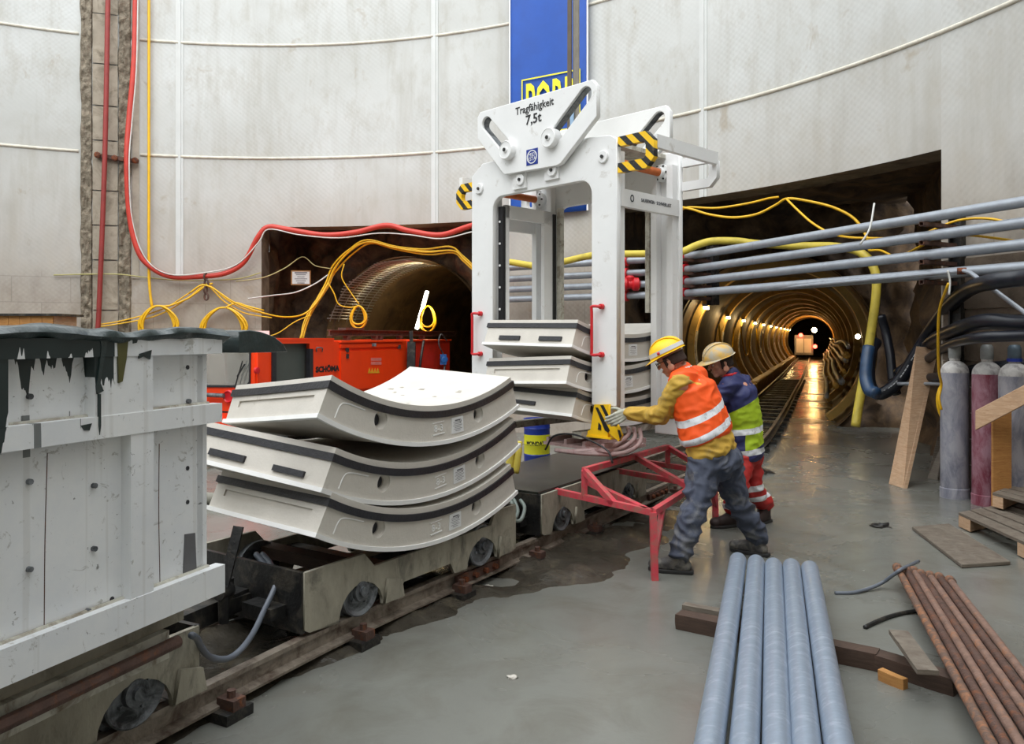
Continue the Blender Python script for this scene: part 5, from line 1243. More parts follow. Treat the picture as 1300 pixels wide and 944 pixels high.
lab = ['leftmost', 'second from left', 'middle', 'second from right', 'rightmost']
for k, ((xa, ya), (xb, yb)) in enumerate(G0):
    zc = .152; a = at(xa, ya+11, F*(EYE-zc)/(ya+11-CY)); Yb = F*(EYE-zc)/(870-CY)
    Xb = (xb-CX)/F*F*(EYE-zc)/(853-CY+8); b = V((Xb, F*(EYE-zc)/(853-CY+8), zc)); d = (b-a).normalized(); e = a + d*4.0
    bm = new(); ring = [(.055,0),(.055,4.0),(.047,4.0),(.047,0)]
    ax = d; u_ = ax.orthogonal().normalized(); w_ = ax.cross(u_); R = []
    for r_, h_ in ring: R.append([bm.verts.new(a + ax*h_ + (u_*math.cos(2*PI*j/28) + w_*math.sin(2*PI*j/28))*r_) for j in range(28)])
    for i in range(4):
        A, B = R[i], R[(i+1) % 4]
        for j in range(28): bm.faces.new((A[j], A[(j+1) % 28], B[(j+1) % 28], B[j]))
    o = obj('steel_tube', bm, m_galv, None, smooth=40, loc=tuple(a)); tag(o, lab[k] + ' of the five thick galvanised tubes in the front', 'steel tube', 'galvanised tubes lying in front')
RT = [(1139,718,1210),(1151,722,1224.5),(1160,722,1239),(1169,726,1253),(1180,728,1267),(1192,730,1281.5),(1205.5,734,1297)]
rl = ['leftmost', 'second from left', 'third from left', 'middle', 'third from right', 'second from right', 'rightmost']
for k, (xa, ya, xb) in enumerate(RT):
    zc = .112; a = at(xa, ya+2, F*(EYE-zc)/(ya+2-CY)); Yb = F*(EYE-zc)/(853-CY); b = V(((xb-CX)/F*Yb, Yb, zc)); d = (b-a).normalized()
    t = thing('rusty_tube', rl[k] + ' of the seven thin rusty tubes lying at the right', 'rusty tube', tuple(a), 'rusty tubes lying at the right')
    bm = new(); tube(bm, [a + d*(.08*i) for i in range(46)], [.0215 + .0008*math.sin(i*2.1+k) for i in range(46)], 14); obj('tube', bm, m_rust_orange if k == 0 else m_rust_dark if k % 2 else M('mixed_rust_%d' % k, srgb(120,94,82), .7, .0, .25, 20, dirt=srgb(160,104,62), dirt_amt=.34, dirt_scale=14, bump=.4, bscale=60), t, smooth=40)
    bm = new(); lathe(bm, a - d*.01, d, [(.02,0),(.03,.004),(.031,.06),(.022,.066)], 16); obj('collar', bm, m_rust_orange, t, smooth=40)
cable('grey_strap', [gr(1060,754,.0)+V((0,0,.008)), gr(1082,752,.01), gr(1105,746,.02), gr(1122,738,.05), gr(1136,728,.12), gr(1145,722,.15), gr(1158,716,.12), gr(1166,712,.1)], .012, m_greyhose, 'grey strap slung over the far ends of the rusty tubes', 'strap')
cable('dark_strap', [gr(1098,796,.01), gr(1112,789,.012), gr(1130,782,.012), gr(1150,777,.012), gr(1172,774,.02)], .012, m_grease, 'dark strap lying on the floor left of the rusty tubes', 'strap')
# planks
def plank(P, th, mt, label, nm='plank', up=None, cat='plank', group=None):
    """P: four corners of the face"""
    P = [V(p) for p in P]; n = (P[1]-P[0]).cross(P[3]-P[0]).normalized()
    bm = new(); hexa(bm, P + [p + n*th for p in P]); bmesh.ops.bevel(bm, geom=bm.edges[:], offset=.004, segments=1, affect='EDGES')
    return tag(obj(nm, bm, mt, None, loc=tuple(P[0])), label, cat, group)
a, b = gr(1128,614), gr(1147,620); c, d = at(1187,441,9.25), at(1163,439,9.2)
plank([a, b, c, d], -.05, m_wood, 'tall pale plank leaning against the rock beside the gas cylinders')
a, b = gr(1177,607), gr(1190,609); plank([a, b, at(1199,555,9.4), at(1190,553,9.4)], -.03, m_wood_grey, 'short grey plank leaning in the gap left of the gas cylinders')
# gas cylinders
def gas(px, py, label, body, Y=None, cap=None, band=None):
    c = gr(px, py); r = .132; H = 1.29
    t = thing('gas_cylinder', label, 'gas cylinder', tuple(c), 'gas cylinders at the right wall'); U_ = V((0,0,1))
    bm = new(); lathe(bm, c, U_, [(r*.96,0),(r,.02),(r,H-.01)] , 36); obj('body', bm, body, t, smooth=40)
    bm = new(); lathe(bm, c + U_*(H-.011), U_, [(r,0)] + [(r*math.cos(a*PI/18)*.999 if a < 9 else .05, .13*math.sin(a*PI/18)) for a in range(0, 8)] + [(.052,.135),(.05,.15)], 36); obj('shoulder', bm, M('chalky_shoulder_' + label[:4], srgb(192,190,188), .7, 0, .15, 16, dirt=srgb(120,116,116), dirt_amt=.4, dirt_scale=14), t, smooth=40)
    bm = new(); lathe(bm, c + U_*(H+.135), U_, [(.05,0),(.058,.01),(.058,.10),(.054,.125),(.04,.145),(.0,.15)], 24); obj('valve_cap', bm, cap or m_wheel, t, smooth=40)
    bm = new(); lathe(bm, c + U_*.0, U_, [(r+.006,0),(r+.006,.10),(r,.105)], 36); obj('foot_ring', bm, body, t, smooth=40)
    if band: bm = new(); lathe(bm, c + U_*(H+.125), U_, [(.064,0),(.064,.03)], 24); obj('collar_band', bm, band, t, smooth=40)
    return t
def cylpaint(nm, c1, c2): return M(nm, c1, .6, 0, .16, 7, dirt=c2, dirt_amt=.5, dirt_scale=9, stretch=(1,1,.4))
m_capgrey = M('valve_cap_grey', srgb(150,154,154), .45, .2, .2, 20); m_capdark = M('valve_cap_blue_grey', srgb(86,102,114), .4, .2, .2, 20)
gas(1212, 631, 'grey violet chalky gas cylinder nearest the leaning plank', cylpaint('grey_violet_cylinder', srgb(118,120,134), srgb(158,158,166)), cap=m_capgrey)
gas(1253, 640, 'dark red chalky gas cylinder between two grey ones', cylpaint('dark_red_cylinder', srgb(118,44,62), srgb(158,118,130)), cap=m_capgrey)
gas(1288, 651, 'grey gas cylinder with blue ring behind the upright board', cylpaint('grey_cylinder', srgb(112,114,128), srgb(160,158,164)), cap=m_capdark, band=m_bluedark)
# boards, pallets
a, b = gr(1258,634), gr(1281,634); Yb = 7.2
plank([at(1258,656,Yb), at(1282,656,Yb), at(1282,520,Yb), at(1258,528,Yb)], .03, m_wood_or, 'upright orange brown board before the dark red gas cylinder')
plank([at(1238,546,7.13), at(1238,521,7.13), at(1345,465,6.6), at(1345,490,6.6)], .03, m_wood, 'slanting pale board nailed across the upright board')
plank([at(1340,660,6.65), at(1368,660,6.65), at(1368,470,6.65), at(1340,480,6.65)], .03, m_wood_or, 'upright board at the picture edge holding the slanting board')
def pallet(P, z, label):
    """P: floor corners near-left, near-right, far-right, far-left"""
    P = [V((p.x,p.y,0)) for p in P]; t = thing('wooden_pallet', label, 'pallet', tuple(P[0]), 'pallets at the right edge')
    L = lambda u, v, h: P[0]*(1-u)*(1-v) + P[1]*u*(1-v) + P[2]*u*v + P[3]*(1-u)*v + V((0,0,h))
    for k in range(5):
        v0 = k*.205; bm = new(); hexa(bm, [L(u,v,z-.022) for u, v in ((0,v0),(1,v0),(1,v0+.17),(0,v0+.17))] + [L(u,v,z) for u, v in ((0,v0),(1,v0),(1,v0+.17),(0,v0+.17))]); obj('deck_board', bm, m_wood_grey, t)
    for u0 in (0.0, .45, .9):
        bm = new(); hexa(bm, [L(u,v,z-.12) for u, v in ((u0,0),(u0+.1,0),(u0+.1,1),(u0,1))] + [L(u,v,z-.024) for u, v in ((u0,0),(u0+.1,0),(u0+.1,1),(u0,1))]); obj('bearer', bm, m_wood, t)
    return t
# lower pallet: corner seen at (1217,646), long near edge runs to the lower right
def pg(px, py, z): return gr(px, py, z)
pallet([pg(1217,650,.13), pg(1420,742,.13), pg(1480,700,.13), pg(1290,636,.13)], .13, 'lower grey wooden pallet at the right edge below the cylinders')
pallet([pg(1260,625,.27), pg(1420,668,.27), pg(1440,640,.27), pg(1300,610,.27)], .27, 'upper grey wooden pallet at the right edge against the boards')
plank([gr(1158,668,.03), gr(1221,716,.03), gr(1283,712,.03), gr(1205,664,.03)], -.028, m_wood_grey, 'dark wet board with white paint blotches lying flat on the floor', nm='flat_board', cat='board')
# little debris on the floor
for k, (px, py, s_, lb_) in enumerate(((1119,668,.06,'small dark lump of mud on the wet floor before the leaning plank'),(966,600,.10,'black crumpled rag on the floor behind the two workers'),(620,745,.025,'pale crumb of grout beside the track clamp'),(650,860,.02,'small pale crumb on the floor near the picture foot'))):
    c = gr(px, py); bm = new(); bmesh.ops.create_icosphere(bm, subdivisions=3, radius=1)
    for v_ in bm.verts: v_.co = V((v_.co.x*1.4, v_.co.y, max(0, v_.co.z*.5)))*(s_*(1+.7*noise.noise(v_.co*1.7+V((k,0,0))))) + c
    tag(obj(('mud_lump','crumpled_rag','grout_crumb','grout_crumb')[k], bm, m_grease if k < 2 else m_conc, None, smooth=True, loc=tuple(c)), lb_, ('mud lump','rag','crumb','crumb')[k])

# ================================================================ red trestle frame
zt_ = .459
fb, fa = gr(829,650,zt_), gr(693,620,zt_); fc = gr(907,600,zt_); fd = fa + (fc-fb)
t = thing('red_trestle', 'low red welded steel trestle leaning over the rail beside the worker', 'trestle', tuple(gr(834,736)))
def rb(nm, a, b, w_=.042, par=None):
    bm = new(); bar(bm, a, b, w_, w_); return obj(nm, bm, m_red_frame, par or t)
Z_ = V((0,0,1))
for a, b in ((fa,fb),(fb,fc),(fc,fd),(fd,fa)): rb('frame_bar', a, b)
m1 = fb.lerp(fa, .607); m2 = fc.lerp(fd, .48); r1 = V((m1.x, m1.y, .657)); r2 = V((m2.x, m2.y, .63))
rb('ridge_bar', r1, r2); rb('upright', m1, r1); rb('upright', m2, r2)
rb('brace', r1, fb.lerp(fa,.33)); rb('brace', r1.lerp(r2,.55), fb.lerp(fc,.55)); rb('brace', r2, fc.lerp(fd,.05)); rb('brace', fb.lerp(fa,.05), fa.lerp(fd,.35)) ; rb('cross_bar', fd.lerp(fc,.0).lerp(fa,.35), fc.lerp(fb,.35))
for p in (fb, fc):
    f_ = V((p.x + .012, p.y, 0)); rb('leg', f_, p, .045); rb('leg_brace', V((p.x+.012,p.y,.16)), p + (fc-fb)*(.13 if p is fb else -.13), .035)
# pale wedge between the two lower wagon segments
cz = at(322, 596, 4.42); bm = new(); bar(bm, cz - NL*.16, cz + NL*.16, .09, .03); tag(obj('timber_wedge', bm, m_wood, None, loc=tuple(cz)), 'small pale wooden wedge between the two lower segments on the wagon', 'wedge')
# ================================================================ drum, gloves
c = V((.285, 9.0, 0)); dr_ = thing('steel_drum', 'blue and yellow steel drum standing behind the lifting frame', 'drum', tuple(c)); r_ = .148
bm = new(); lathe(bm, c, Z_, [(r_,0),(r_+.006,.008),(r_,.016),(r_,.30),(r_+.005,.31),(r_,.32)], 36); obj('lower_band', bm, m_bluedark, dr_, smooth=30)
bm = new(); lathe(bm, c + Z_*.32, Z_, [(r_,0),(r_,.10),(r_+.006,.115),(r_,.13),(r_,.22)], 36); obj('label_band', bm, M('drum_yellow', srgb(206,204,40), .35, 0, .05), dr_, smooth=30)['label'] = 'yellow band with dark lettering'
bm = new(); lathe(bm, c + Z_*.54, Z_, [(r_,0),(r_,.06),(r_+.005,.07),(r_,.08),(r_,.15),(r_+.008,.16),(r_+.008,.175),(r_-.01,.175),(r_-.012,.165)], 36); obj('upper_band', bm, m_bluedark, dr_, smooth=30)
bm = new(); d_ = V((-c.x, -c.y, 0)).normalized(); s_ = V((-d_.y, d_.x, 0)); s_ = s_ if s_.x > 0 else -s_
textm(bm, 'MONDAT', c + d_*(r_+.004) + Z_*.445 - s_*.02, s_, Z_, .062, .001, .8, bold=.002)
for v_ in bm.verts:                                           # bend the lettering round the drum
    q0 = v_.co - c; x_ = q0.dot(s_); a = x_/r_; rr = q0.dot(d_); v_.co = c + s_*(math.sin(a)*(rr)) + d_*(math.cos(a)*rr) + Z_*q0.z
obj('lettering', bm, m_black, dr_)['label'] = 'dark lettering MONDAT'
for k, px in enumerate((649, 658)):
    bm = new(); tube(bm, smooth_path([at(px-4,600,6.2), at(px-1,582,6.2), at(px+1,568,6.2), at(px+2,560,6.2)], 4), [.03]*4 + [.028]*4 + [.022]*4 + [.02], 8)
    tag(obj('work_glove', bm, M('yellow_glove_%d' % k, srgb(214,196,84), .7), None, smooth=True, loc=tuple(at(px,600,6.2))), ('left', 'right')[k] + ' one of two yellow gloves hanging behind the stacked segments', 'glove')
# grey conduit on the ground behind the wagon
cable('slurry_pipe', [gr(215,632), gr(252,638)+V((0,0,.05)), gr(298,640)+V((0,0,.05)), gr(420,640)+V((0,0,.05))], .06, M('dusty_conduit', srgb(120,118,108), .7, 0, .2), 'dusty grey pipe lying on the floor behind the front wagon', 'pipe')
# ================================================================ far end of the right tunnel: train, cables, walkway
def tp(d, x, z): return T2 + AX*d + PE*x + V((0,0,z - 1.42))
tr = thing('tunnel_train', 'small train front with two red lights deep in the right tunnel', 'train', tuple(tp(44, -.35, 0)))
bm = new(); o = tp(44, -.35, 0); fbox(bm, o, (PE, AX, Z_), (-.62,0,.35), (.62,3,1.75)); obj('train_body', bm, m_galv_wall, tr)
bm = new(); fbox(bm, o, (PE,AX,Z_), (-.5,-.04,.5), (-.03,0,1.5)); obj('door_panel', bm, m_paper, tr); bm = new(); fbox(bm, o, (PE,AX,Z_), (.03,-.04,.5), (.5,0,1.5)); obj('door_panel', bm, m_paper, tr)
for x_ in (-.2, .75):
    bm = new(); lathe(bm, tp(43.9, -.35+x_, 1.75 if x_ < 0 else .95), -AX, [(.14,0),(.14,.05)], 14); obj('red_light', bm, m_redglow, tr)
t = thing('flood_lamp', 'glaring orange flood lamp high at the end of the right tunnel', 'lamp', tuple(tp(43, .35, 2.15)))
bm = new(); lathe(bm, tp(43, .35, 2.10), -AX, [(.10,-.1),(.2,0),(.2,.05)], 16); obj('lamp_body', bm, m_grease, t)
bm = new(); lathe(bm, tp(42.9, .35, 2.10), -AX, [(.17,0),(.17,.02)], 16); obj('lamp_glass', bm, m_flood, t)
warm('flood_light', tp(42.3, .35, 2.1), 110, .15, (1,.5,.16)); warm('flood_light', tp(30, .2, 2.6), 25, .15, (1,.55,.2))
# cable trunks on the right side of the tunnel
for k in range(7):
    x0, z0 = 1.22 + .06*(k % 2) - .05*k*.5, .45 + .17*k; x0 = math.sqrt(max(.2, (TR-.42)**2 - (z0-1.42)**2)); bm = new()
    P = [tp(1.2 + 2.2*i, x0 + .03*math.sin(i*.9+k), z0 + .05*math.sin(i*.8+k*2)) for i in range(19)]
    tube(bm, smooth_path(P, 3), .045 + .012*(k % 3), 8); tag(obj('tunnel_conduit', bm, m_ring if k % 2 else m_galv_wall, None, smooth=True, loc=tuple(P[0])), 'long service conduit running along the right side of the lit tunnel', 'conduit', 'conduits along the right side of the tunnel')
# yellowish raised walkway left of the rails
for k in range(9):
    d0 = 3.0 + 4.2*k; bm = new(); o = tp(d0, -.92, 0); fbox(bm, o, (PE,AX,Z_), (-.13,0,.0), (.11,4.05,.38 + .02*(k % 2))); bmesh.ops.bevel(bm, geom=bm.edges[:], offset=.03, segments=1, affect='EDGES')
    tag(obj('walkway_block', bm, m_ring, None, loc=tuple(o)), 'concrete walkway block beside the rails in the lit tunnel', 'walkway block', 'walkway blocks left of the tunnel rails')
for k, (d0, zz) in enumerate(((3.5,.35),(9,.35),(15,.35))):
    bm = new(); P = [tp(d0 + .0, -1.42, 1.95 - .0), tp(d0+.3, -1.40, 1.5), tp(d0+1.2, -1.38, 1.05), tp(d0+2.6, -1.40, 1.2), tp(d0+3.6, -1.42, 1.9)]
    tube(bm, smooth_path(P, 5), .02, 6); tag(obj('slack_cable', bm, m_yhose, None, smooth=True, loc=tuple(P[0])), 'slack cable looping between two lit arches of the right tunnel', 'cable', 'slack cables between the tunnel arches')
# bundle of dark hoses and small lamps beside the portal
for k, (px, py, Y_) in enumerate(((1089,427,16.0),(1062,431,18.5))):
    c = at(px, py, Y_) ; bm = new(); bmesh.ops.create_icosphere(bm, subdivisions=2, radius=.05)
    bmesh.ops.translate(bm, verts=bm.verts, vec=c); 
    if k == 0: tag(obj('small_lamp', bm, m_lamp, None, loc=tuple(c)), 'small round white lamp on the right wall of the tunnel mouth', 'lamp')
    else: bm.free()
lamp0 = at(866,392,14.6)
cable('corrugated_hose', [at(1118,400,10.5), at(1124,420,10.5), at(1130,450,10.4), at(1133,480,10.3), at(1138,500,10.2)], .06, m_bhose, 'dark corrugated hose hanging on the rock beside the yellow air hose', 'hose')
cable('blue_hose', [at(1103,440,9.0), at(1100,460,8.95), at(1099,480,8.9), at(1104,495,8.8), at(1113,499,8.7)], .07, M('blue_hose_rubber', srgb(36,62,92), .4, 0, .3, 9), 'dark blue hose bend hanging beside the yellow air hose', 'hose')
# ================================================================ people
def cap(bm, a, b, ra, rb, n=14):
    a, b = V(a), V(b); d = b - a; L = d.length
    if L < 1e-6: return ell(bm, a, (ra,ra,ra))
    ax = d/L; prof = []
    for k in range(0, 6): t_ = PI/2*(1 - k/5); prof.append((ra*math.cos(t_), -ra*math.sin(t_)))
    for k in range(0, 6): t_ = PI/2*k/5; prof.append((rb*math.cos(t_), L + rb*math.sin(t_)))
    lathe(bm, a, ax, [(max(r, .0015), h) for r, h in prof], n)
def ell(bm, c, r, R=None, n=18):
    b2 = new(); bmesh.ops.create_uvsphere(b2, u_segments=n, v_segments=n//2+2, radius=1)
    M_ = Matrix.Translation(V(c)) @ (R.to_4x4() if R else Matrix.Identity(4)) @ Matrix.Diagonal((*r, 1))
    b2.transform(M_); me = bpy.data.meshes.new('e'); b2.to_mesh(me); b2.free(); bm.from_mesh(me); bpy.data.meshes.remove(me)
def frame(fwd, up):
    up = V(up).normalized(); f = V(fwd); f = (f - up*f.dot(up)).normalized(); s = f.cross(up)      # s: the person's right-hand side
    return Matrix((f, s, up)).transposed()
def organic(name, bm, mt, par, vox=.012, sm=6, wrinkle=0.0, wf=9.0, wdir=None, smooth=True, disp=None):
    me = bpy.data.meshes.new('o'); bm.to_mesh(me); bm.free()
    ob = bpy.data.objects.new('o', me); COL.objects.link(ob)
    r = ob.modifiers.new('r', 'REMESH'); r.mode = 'VOXEL'; r.voxel_size = vox; r.use_smooth_shade = True
    if sm: s_ = ob.modifiers.new('s', 'SMOOTH'); s_.factor = .5; s_.iterations = sm
    dg = bpy.context.evaluated_depsgraph_get(); m2 = bpy.data.meshes.new_from_object(ob.evaluated_get(dg)); bpy.data.objects.remove(ob)
    b = new(); b.from_mesh(m2); bpy.data.meshes.remove(m2)
    if wrinkle:
        b.normal_update()
        for v_ in b.verts:
            p = v_.co; q = V((p.x*wf, p.y*wf, p.z*wf*1.6)) + V((noise.noise(p*5), noise.noise(p*5+V((3,1,2))), 0))*1.2
            h = 1 - abs(noise.noise(q))*2.2; v_.co = p + v_.normal*(wrinkle*(h-.5) )
    return obj(name, b, mt, par, smooth=True, fix=False)
m_skin = M('skin', srgb(196,140,116), .55, 0, .06, 20); m_glove = M('pale_work_glove', srgb(176,178,164), .75, 0, .12, 30, dirt=srgb(140,138,120), dirt_amt=.35)
def hand(bm, wrist, fwd, palm_n, curl=.9, s=1.0, thumb_side=1):
    """five separate bent fingers; fwd along the hand, palm_n out of the palm"""
    R = frame(fwd, palm_n); f, sd, up = R.col[0], R.col[1], R.col[2]; w_ = V(wrist)
    for k in range(4): cap(bm, w_ + sd*(k-1.5)*.012*s, w_ + f*.082*s + sd*(k-1.5)*.021*s, .017*s, .013*s, 10)
    for k, L in enumerate((.036, .042, .039, .030)):
        p = w_ + f*.085*s + sd*(k-1.5)*.021*s*thumb_side; a = .35
        for j in range(3):
            d = f*math.cos(a) + up*math.sin(a); q_ = p + d*L*s*(1, .72, .6)[j]; cap(bm, p, q_, (.0105,.0098,.009)[j]*s, (.0098,.009,.0082)[j]*s, 8); p = q_; a += curl*.75
    p = w_ + f*.025*s - sd*.026*s*thumb_side; d = (f*.55 - sd*thumb_side*.75 + up*.3).normalized(); q_ = p + d*.042*s; cap(bm, p, q_, .013*s, .011*s, 8); cap(bm, q_, q_ + (d*.5 + up*.5 + f*.4).normalized()*.032*s, .011*s, .009*s, 8)
def head_shape(bm, c, R, s=1.0):
    """c: centre of the skull; R columns: forward, right, up"""
    W_ = lambda x, y, z: V(c) + (R @ V((x, y, z)))*s
    ell(bm, W_(-.008,0,.02), (.098*s,.078*s,.092*s), R); ell(bm, W_(.022,0,-.045), (.064*s,.058*s,.075*s), R); ell(bm, W_(.062,0,-.098), (.028*s,.032*s,.024*s), R)
    cap(bm, W_(.088,0,.012), W_(.112,0,-.030), .010*s, .0145*s, 8); ell(bm, W_(.085,0,.026), (.014*s,.045*s,.012*s), R)
    for y_ in (-1, 1):
        ell(bm, W_(.060,.036*y_,-.028), (.026*s,.022*s,.024*s), R); ell(bm, W_(-.008,.080*y_,-.012), (.018*s,.008*s,.030*s), R); ell(bm, W_(-.004,.076*y_,-.060), (.03*s,.012*s,.03*s), R)
    ell(bm, W_(.090,0,-.062), (.013*s,.024*s,.007*s), R); ell(bm, W_(.088,0,-.074), (.013*s,.021*s,.007*s), R)
def face_bits(c, R, par, s=1.0, glasses=False, hair=None):
    W_ = lambda x, y, z: V(c) + (R @ V((x, y, z)))*s
    m_eye = M('eye_white', (.8,.78,.74), .3); m_hair = hair or M('dark_short_hair', srgb(52,38,30), .8, 0, .3, 40, bump=.6, bscale=120)
    for y_ in (-1, 1):
        bm = new(); ell(bm, W_(.083,.032*y_,-.004), (.010*s,.012*s,.008*s), R, 10); e = obj('eye', bm, m_eye, par, smooth=True)
        bm = new(); ell(bm, W_(.0915,.032*y_,-.004), (.003*s,.005*s,.005*s), R, 8); obj('pupil', bm, m_black, e, smooth=True)
        bm = new(); cap(bm, W_(.092,.018*y_,.022), W_(.084,.05*y_,.020), .005*s, .004*s, 6); obj('eyebrow', bm, m_hair, par)
    bm = new(); cap(bm, W_(.101,-.016,-.068), W_(.101,.016,-.068), .002*s, .002*s, 6); obj('mouth_line', bm, M('lip_line', srgb(140,72,66), .6), par)
    bm = new()
    def f(u, v):
        a = PI*.38 + (2*PI - PI*.76)*u; z_ = -.052 + .078*v
        k = 1.02 + .02*noise.noise(V((u*20, v*9, 1))); return W_(-.008 + .102*math.cos(a)*k, .083*math.sin(a)*k*(1 if z_ > -.03 else .93), z_)
    grid(bm, f, 26, 6); r_ = bmesh.ops.extrude_face_region(bm, geom=bm.faces[:]); cc = V(c)
    for v_ in [e for e in r_['geom'] if isinstance(e, bmesh.types.BMVert)]: v_.co = v_.co.lerp(cc, .06)
    obj('hair', bm, m_hair, par, smooth=True)
    if glasses:
        bm = new()
        for y_ in (-1, 1):
            ring_ = [W_(.108 - .010*abs(math.cos(a*PI/6)), .034*y_ + .024*math.cos(a*PI/6), -.006 + .018*math.sin(a*PI/6)) for a in range(12)]; tube(bm, ring_, .0028*s, 6, True)
            tube(bm, [W_(.098,.058*y_,.0), W_(.04,.080*y_,.004), W_(-.012,.086*y_,-.002)], .0028*s, 6)
        tube(bm, [W_(.110,-.011,-.002), W_(.114,0,.002), W_(.110,.011,-.002)], .0028*s, 6); obj('safety_glasses', bm, m_black, par, smooth=True)
def boot(bm, ankle, toe_dir, s=1.0, sole=0.0):
    a = V(ankle); f = V((toe_dir[0], toe_dir[1], 0)).normalized(); z0 = sole; sd = V((f.y,-f.x,0))
    cap(bm, a + V((0,0,.05)), V((a.x,a.y,z0+.075)), .058*s, .055*s); cap(bm, V((a.x,a.y,z0+.05)) - f*.03, V((a.x,a.y,z0+.045)) + f*.17*s, .045*s, .040*s)
    cap(bm, V((a.x,a.y,z0+.085)), V((a.x,a.y,z0+.055)) + f*.11*s, .05*s, .042*s); ell(bm, V((a.x,a.y,z0+.048)) + f*.16*s, (.055*s,.05*s,.042*s), frame(f, (0,0,1)))
def sole_(a, toe_dir, par, mt, sole=0.0):
    f = V((toe_dir[0], toe_dir[1], 0)).normalized(); sd = V((f.y,-f.x,0)); o = V((a[0], a[1], sole)); L = [(-.085,-.035),(-.09,0),(-.085,.035),(0,.042),(.12,.055),(.19,.045),(.225,.0),(.19,-.045),(.12,-.055),(0,-.042)]
    bm = new(); plate(bm, [L], o + V((0,0,.013)), f, sd, .026, .003); return obj('boot_sole', bm, mt, par)
def bands(name, c, axis, o, ranges, silver=srgb(222,226,230), extra=None):
    """garment cloth with reflective bands where the height along axis (from o) lies in one of ranges"""
    t = NT(name); d = t.n('ShaderNodeVectorMath', operation='DOT_PRODUCT'); sb = t.n('ShaderNodeVectorMath', operation='SUBTRACT')
    t.l(t.tc.outputs['Object'], sb.inputs[0]); sb.inputs[1].default_value = tuple(o); t.l(sb.outputs[0], d.inputs[0]); d.inputs[1].default_value = tuple(V(axis).normalized())
    h = t.math('ADD', d.outputs['Value'], t.math('MULTIPLY', t.math('SUBTRACT', t.noise(4, 2, .5), .5), .035))
    n = t.noise(5, 6, .6); cc = t.mix(t.ramp(n, [(.35,0.),(.7,1.)]), tuple(x*.86 for x in c), c)
    cc = t.mix(t.ramp(t.noise(9, 6, .75, None, .5), [(.62,0.),(.75,.5)]), cc, srgb(150,110,84))
    if extra: cc = extra(t, cc)
    for a, b in ranges:
        k = t.math('MULTIPLY', t.math('GREATER_THAN', h, a), t.math('LESS_THAN', h, b))
        sv = t.mix(t.ramp(t.noise(26, 4, .7), [(.55,0.),(.68,.7)]), silver, srgb(150,150,152)); cc = t.mix(k, cc, sv)
    t.col(cc); t.bump(t.noise(22, 4, .6), .25, .01); return t.set(.62)
m_boot = M('muddy_dark_boot', srgb(70,68,68), .6, 0, .3, 14, dirt=srgb(120,116,106), dirt_amt=.42, dirt_scale=14)
m_sole = M('black_boot_sole', (.02,.02,.02), .6)
# ---- front worker -------------------------------------------------------------------
P = dict(pel=at(905,575,5.75), mid=at(893,535,5.77), chest=at(878,497,5.80), neck=at(866,469,5.80), head=at(851,455,5.80),
         shL=at(864,487,5.66), shR=at(886,481,5.98), elL=at(838,528,5.80), wrL=at(795,524,6.02), elR=at(856,520,6.22), wrR=at(812,527,6.36),
         hpL=at(897,586,5.68), hpR=at(919,584,5.84), knL=at(881,650,5.55), knR=at(938,640,5.86), anL=at(864,706,5.50), anR=at(962,690,5.95))
P['anL'].z = .13; P['anR'].z = .13
w1 = thing('person', 'worker in orange vest and yellow hard hat guiding the lifting frame with both hands', 'person', (P['pel'].x, P['pel'].y, 0))
fw = V((-.80,.52,0)).normalized(); tors = (P['neck']-P['pel']).normalized(); Rt = frame(fw, tors)
hup = V((-.42,.10,.88)).normalized(); Rh = frame(V((-.80,.50,-.42)), hup); hc = P['head']
bm = new(); head_shape(bm, hc, Rh); cap(bm, P['neck'] - tors*.02, hc - hup*.06, .062, .055)
cap(bm, P['pel'], P['mid'], .13, .12); cap(bm, P['mid'], P['chest'], .12, .14); cap(bm, P['shL'], P['shR'], .075, .075); cap(bm, P['chest'], P['neck'], .11, .07)
for s_ in 'LR':
    cap(bm, P['sh'+s_], P['el'+s_], .052, .042); cap(bm, P['el'+s_], P['wr'+s_], .042, .028); cap(bm, P['hp'+s_], P['kn'+s_], .082, .056); cap(bm, P['kn'+s_], P['an'+s_], .054, .036); cap(bm, P['an'+s_], P['an'+s_] - V((0,0,.04)), .036, .03)
organic('body', bm, m_skin, w1, .0075, 3)
face_bits(hc, Rh, w1, glasses=True, hair=M('brown_short_hair', srgb(58,42,34), .8, 0, .3, 40))
helmet(hc + hup*.045, hup, V((-.80,.50,-.42)), .122, m_yellow, w1, band=m_paper)
bm = new(); c = hc + hup*.07 + (Rh @ V((.02,-.126,0))); ell(bm, c, (.012,.012,.012), None, 10); obj('hat_sticker', bm, m_red, w1, smooth=True)
# gloves
gl = new(); lvec = (P['wrL']-P['elL']).normalized(); tgt = GP.w(.10, 0, .0); 
hd = (V((.80,6.19,1.03)) - P['wrL']).normalized(); hand(gl, P['wrL'] - hd*.01, hd, (-.2,.9,-.1), .8, 1.12, 1); cap(gl, P['wrL'] - lvec*.05, P['wrL'] + hd*.01, .040, .034)
organic('left_glove', gl, m_glove, w1, .0045, 1)['label'] = 'pale work glove on the left hand'
gl = new(); lv2 = (P['wrR']-P['elR']).normalized(); hd2 = V((-.9,.2,.0)).normalized(); hand(gl, P['wrR'], hd2, (-.1,-.2,-.95), .8, 1.1, -1); cap(gl, P['wrR'] - lv2*.05, P['wrR'], .04, .034)
organic('right_glove', gl, m_glove, w1, .0045, 1)['label'] = 'pale work glove on the right hand'
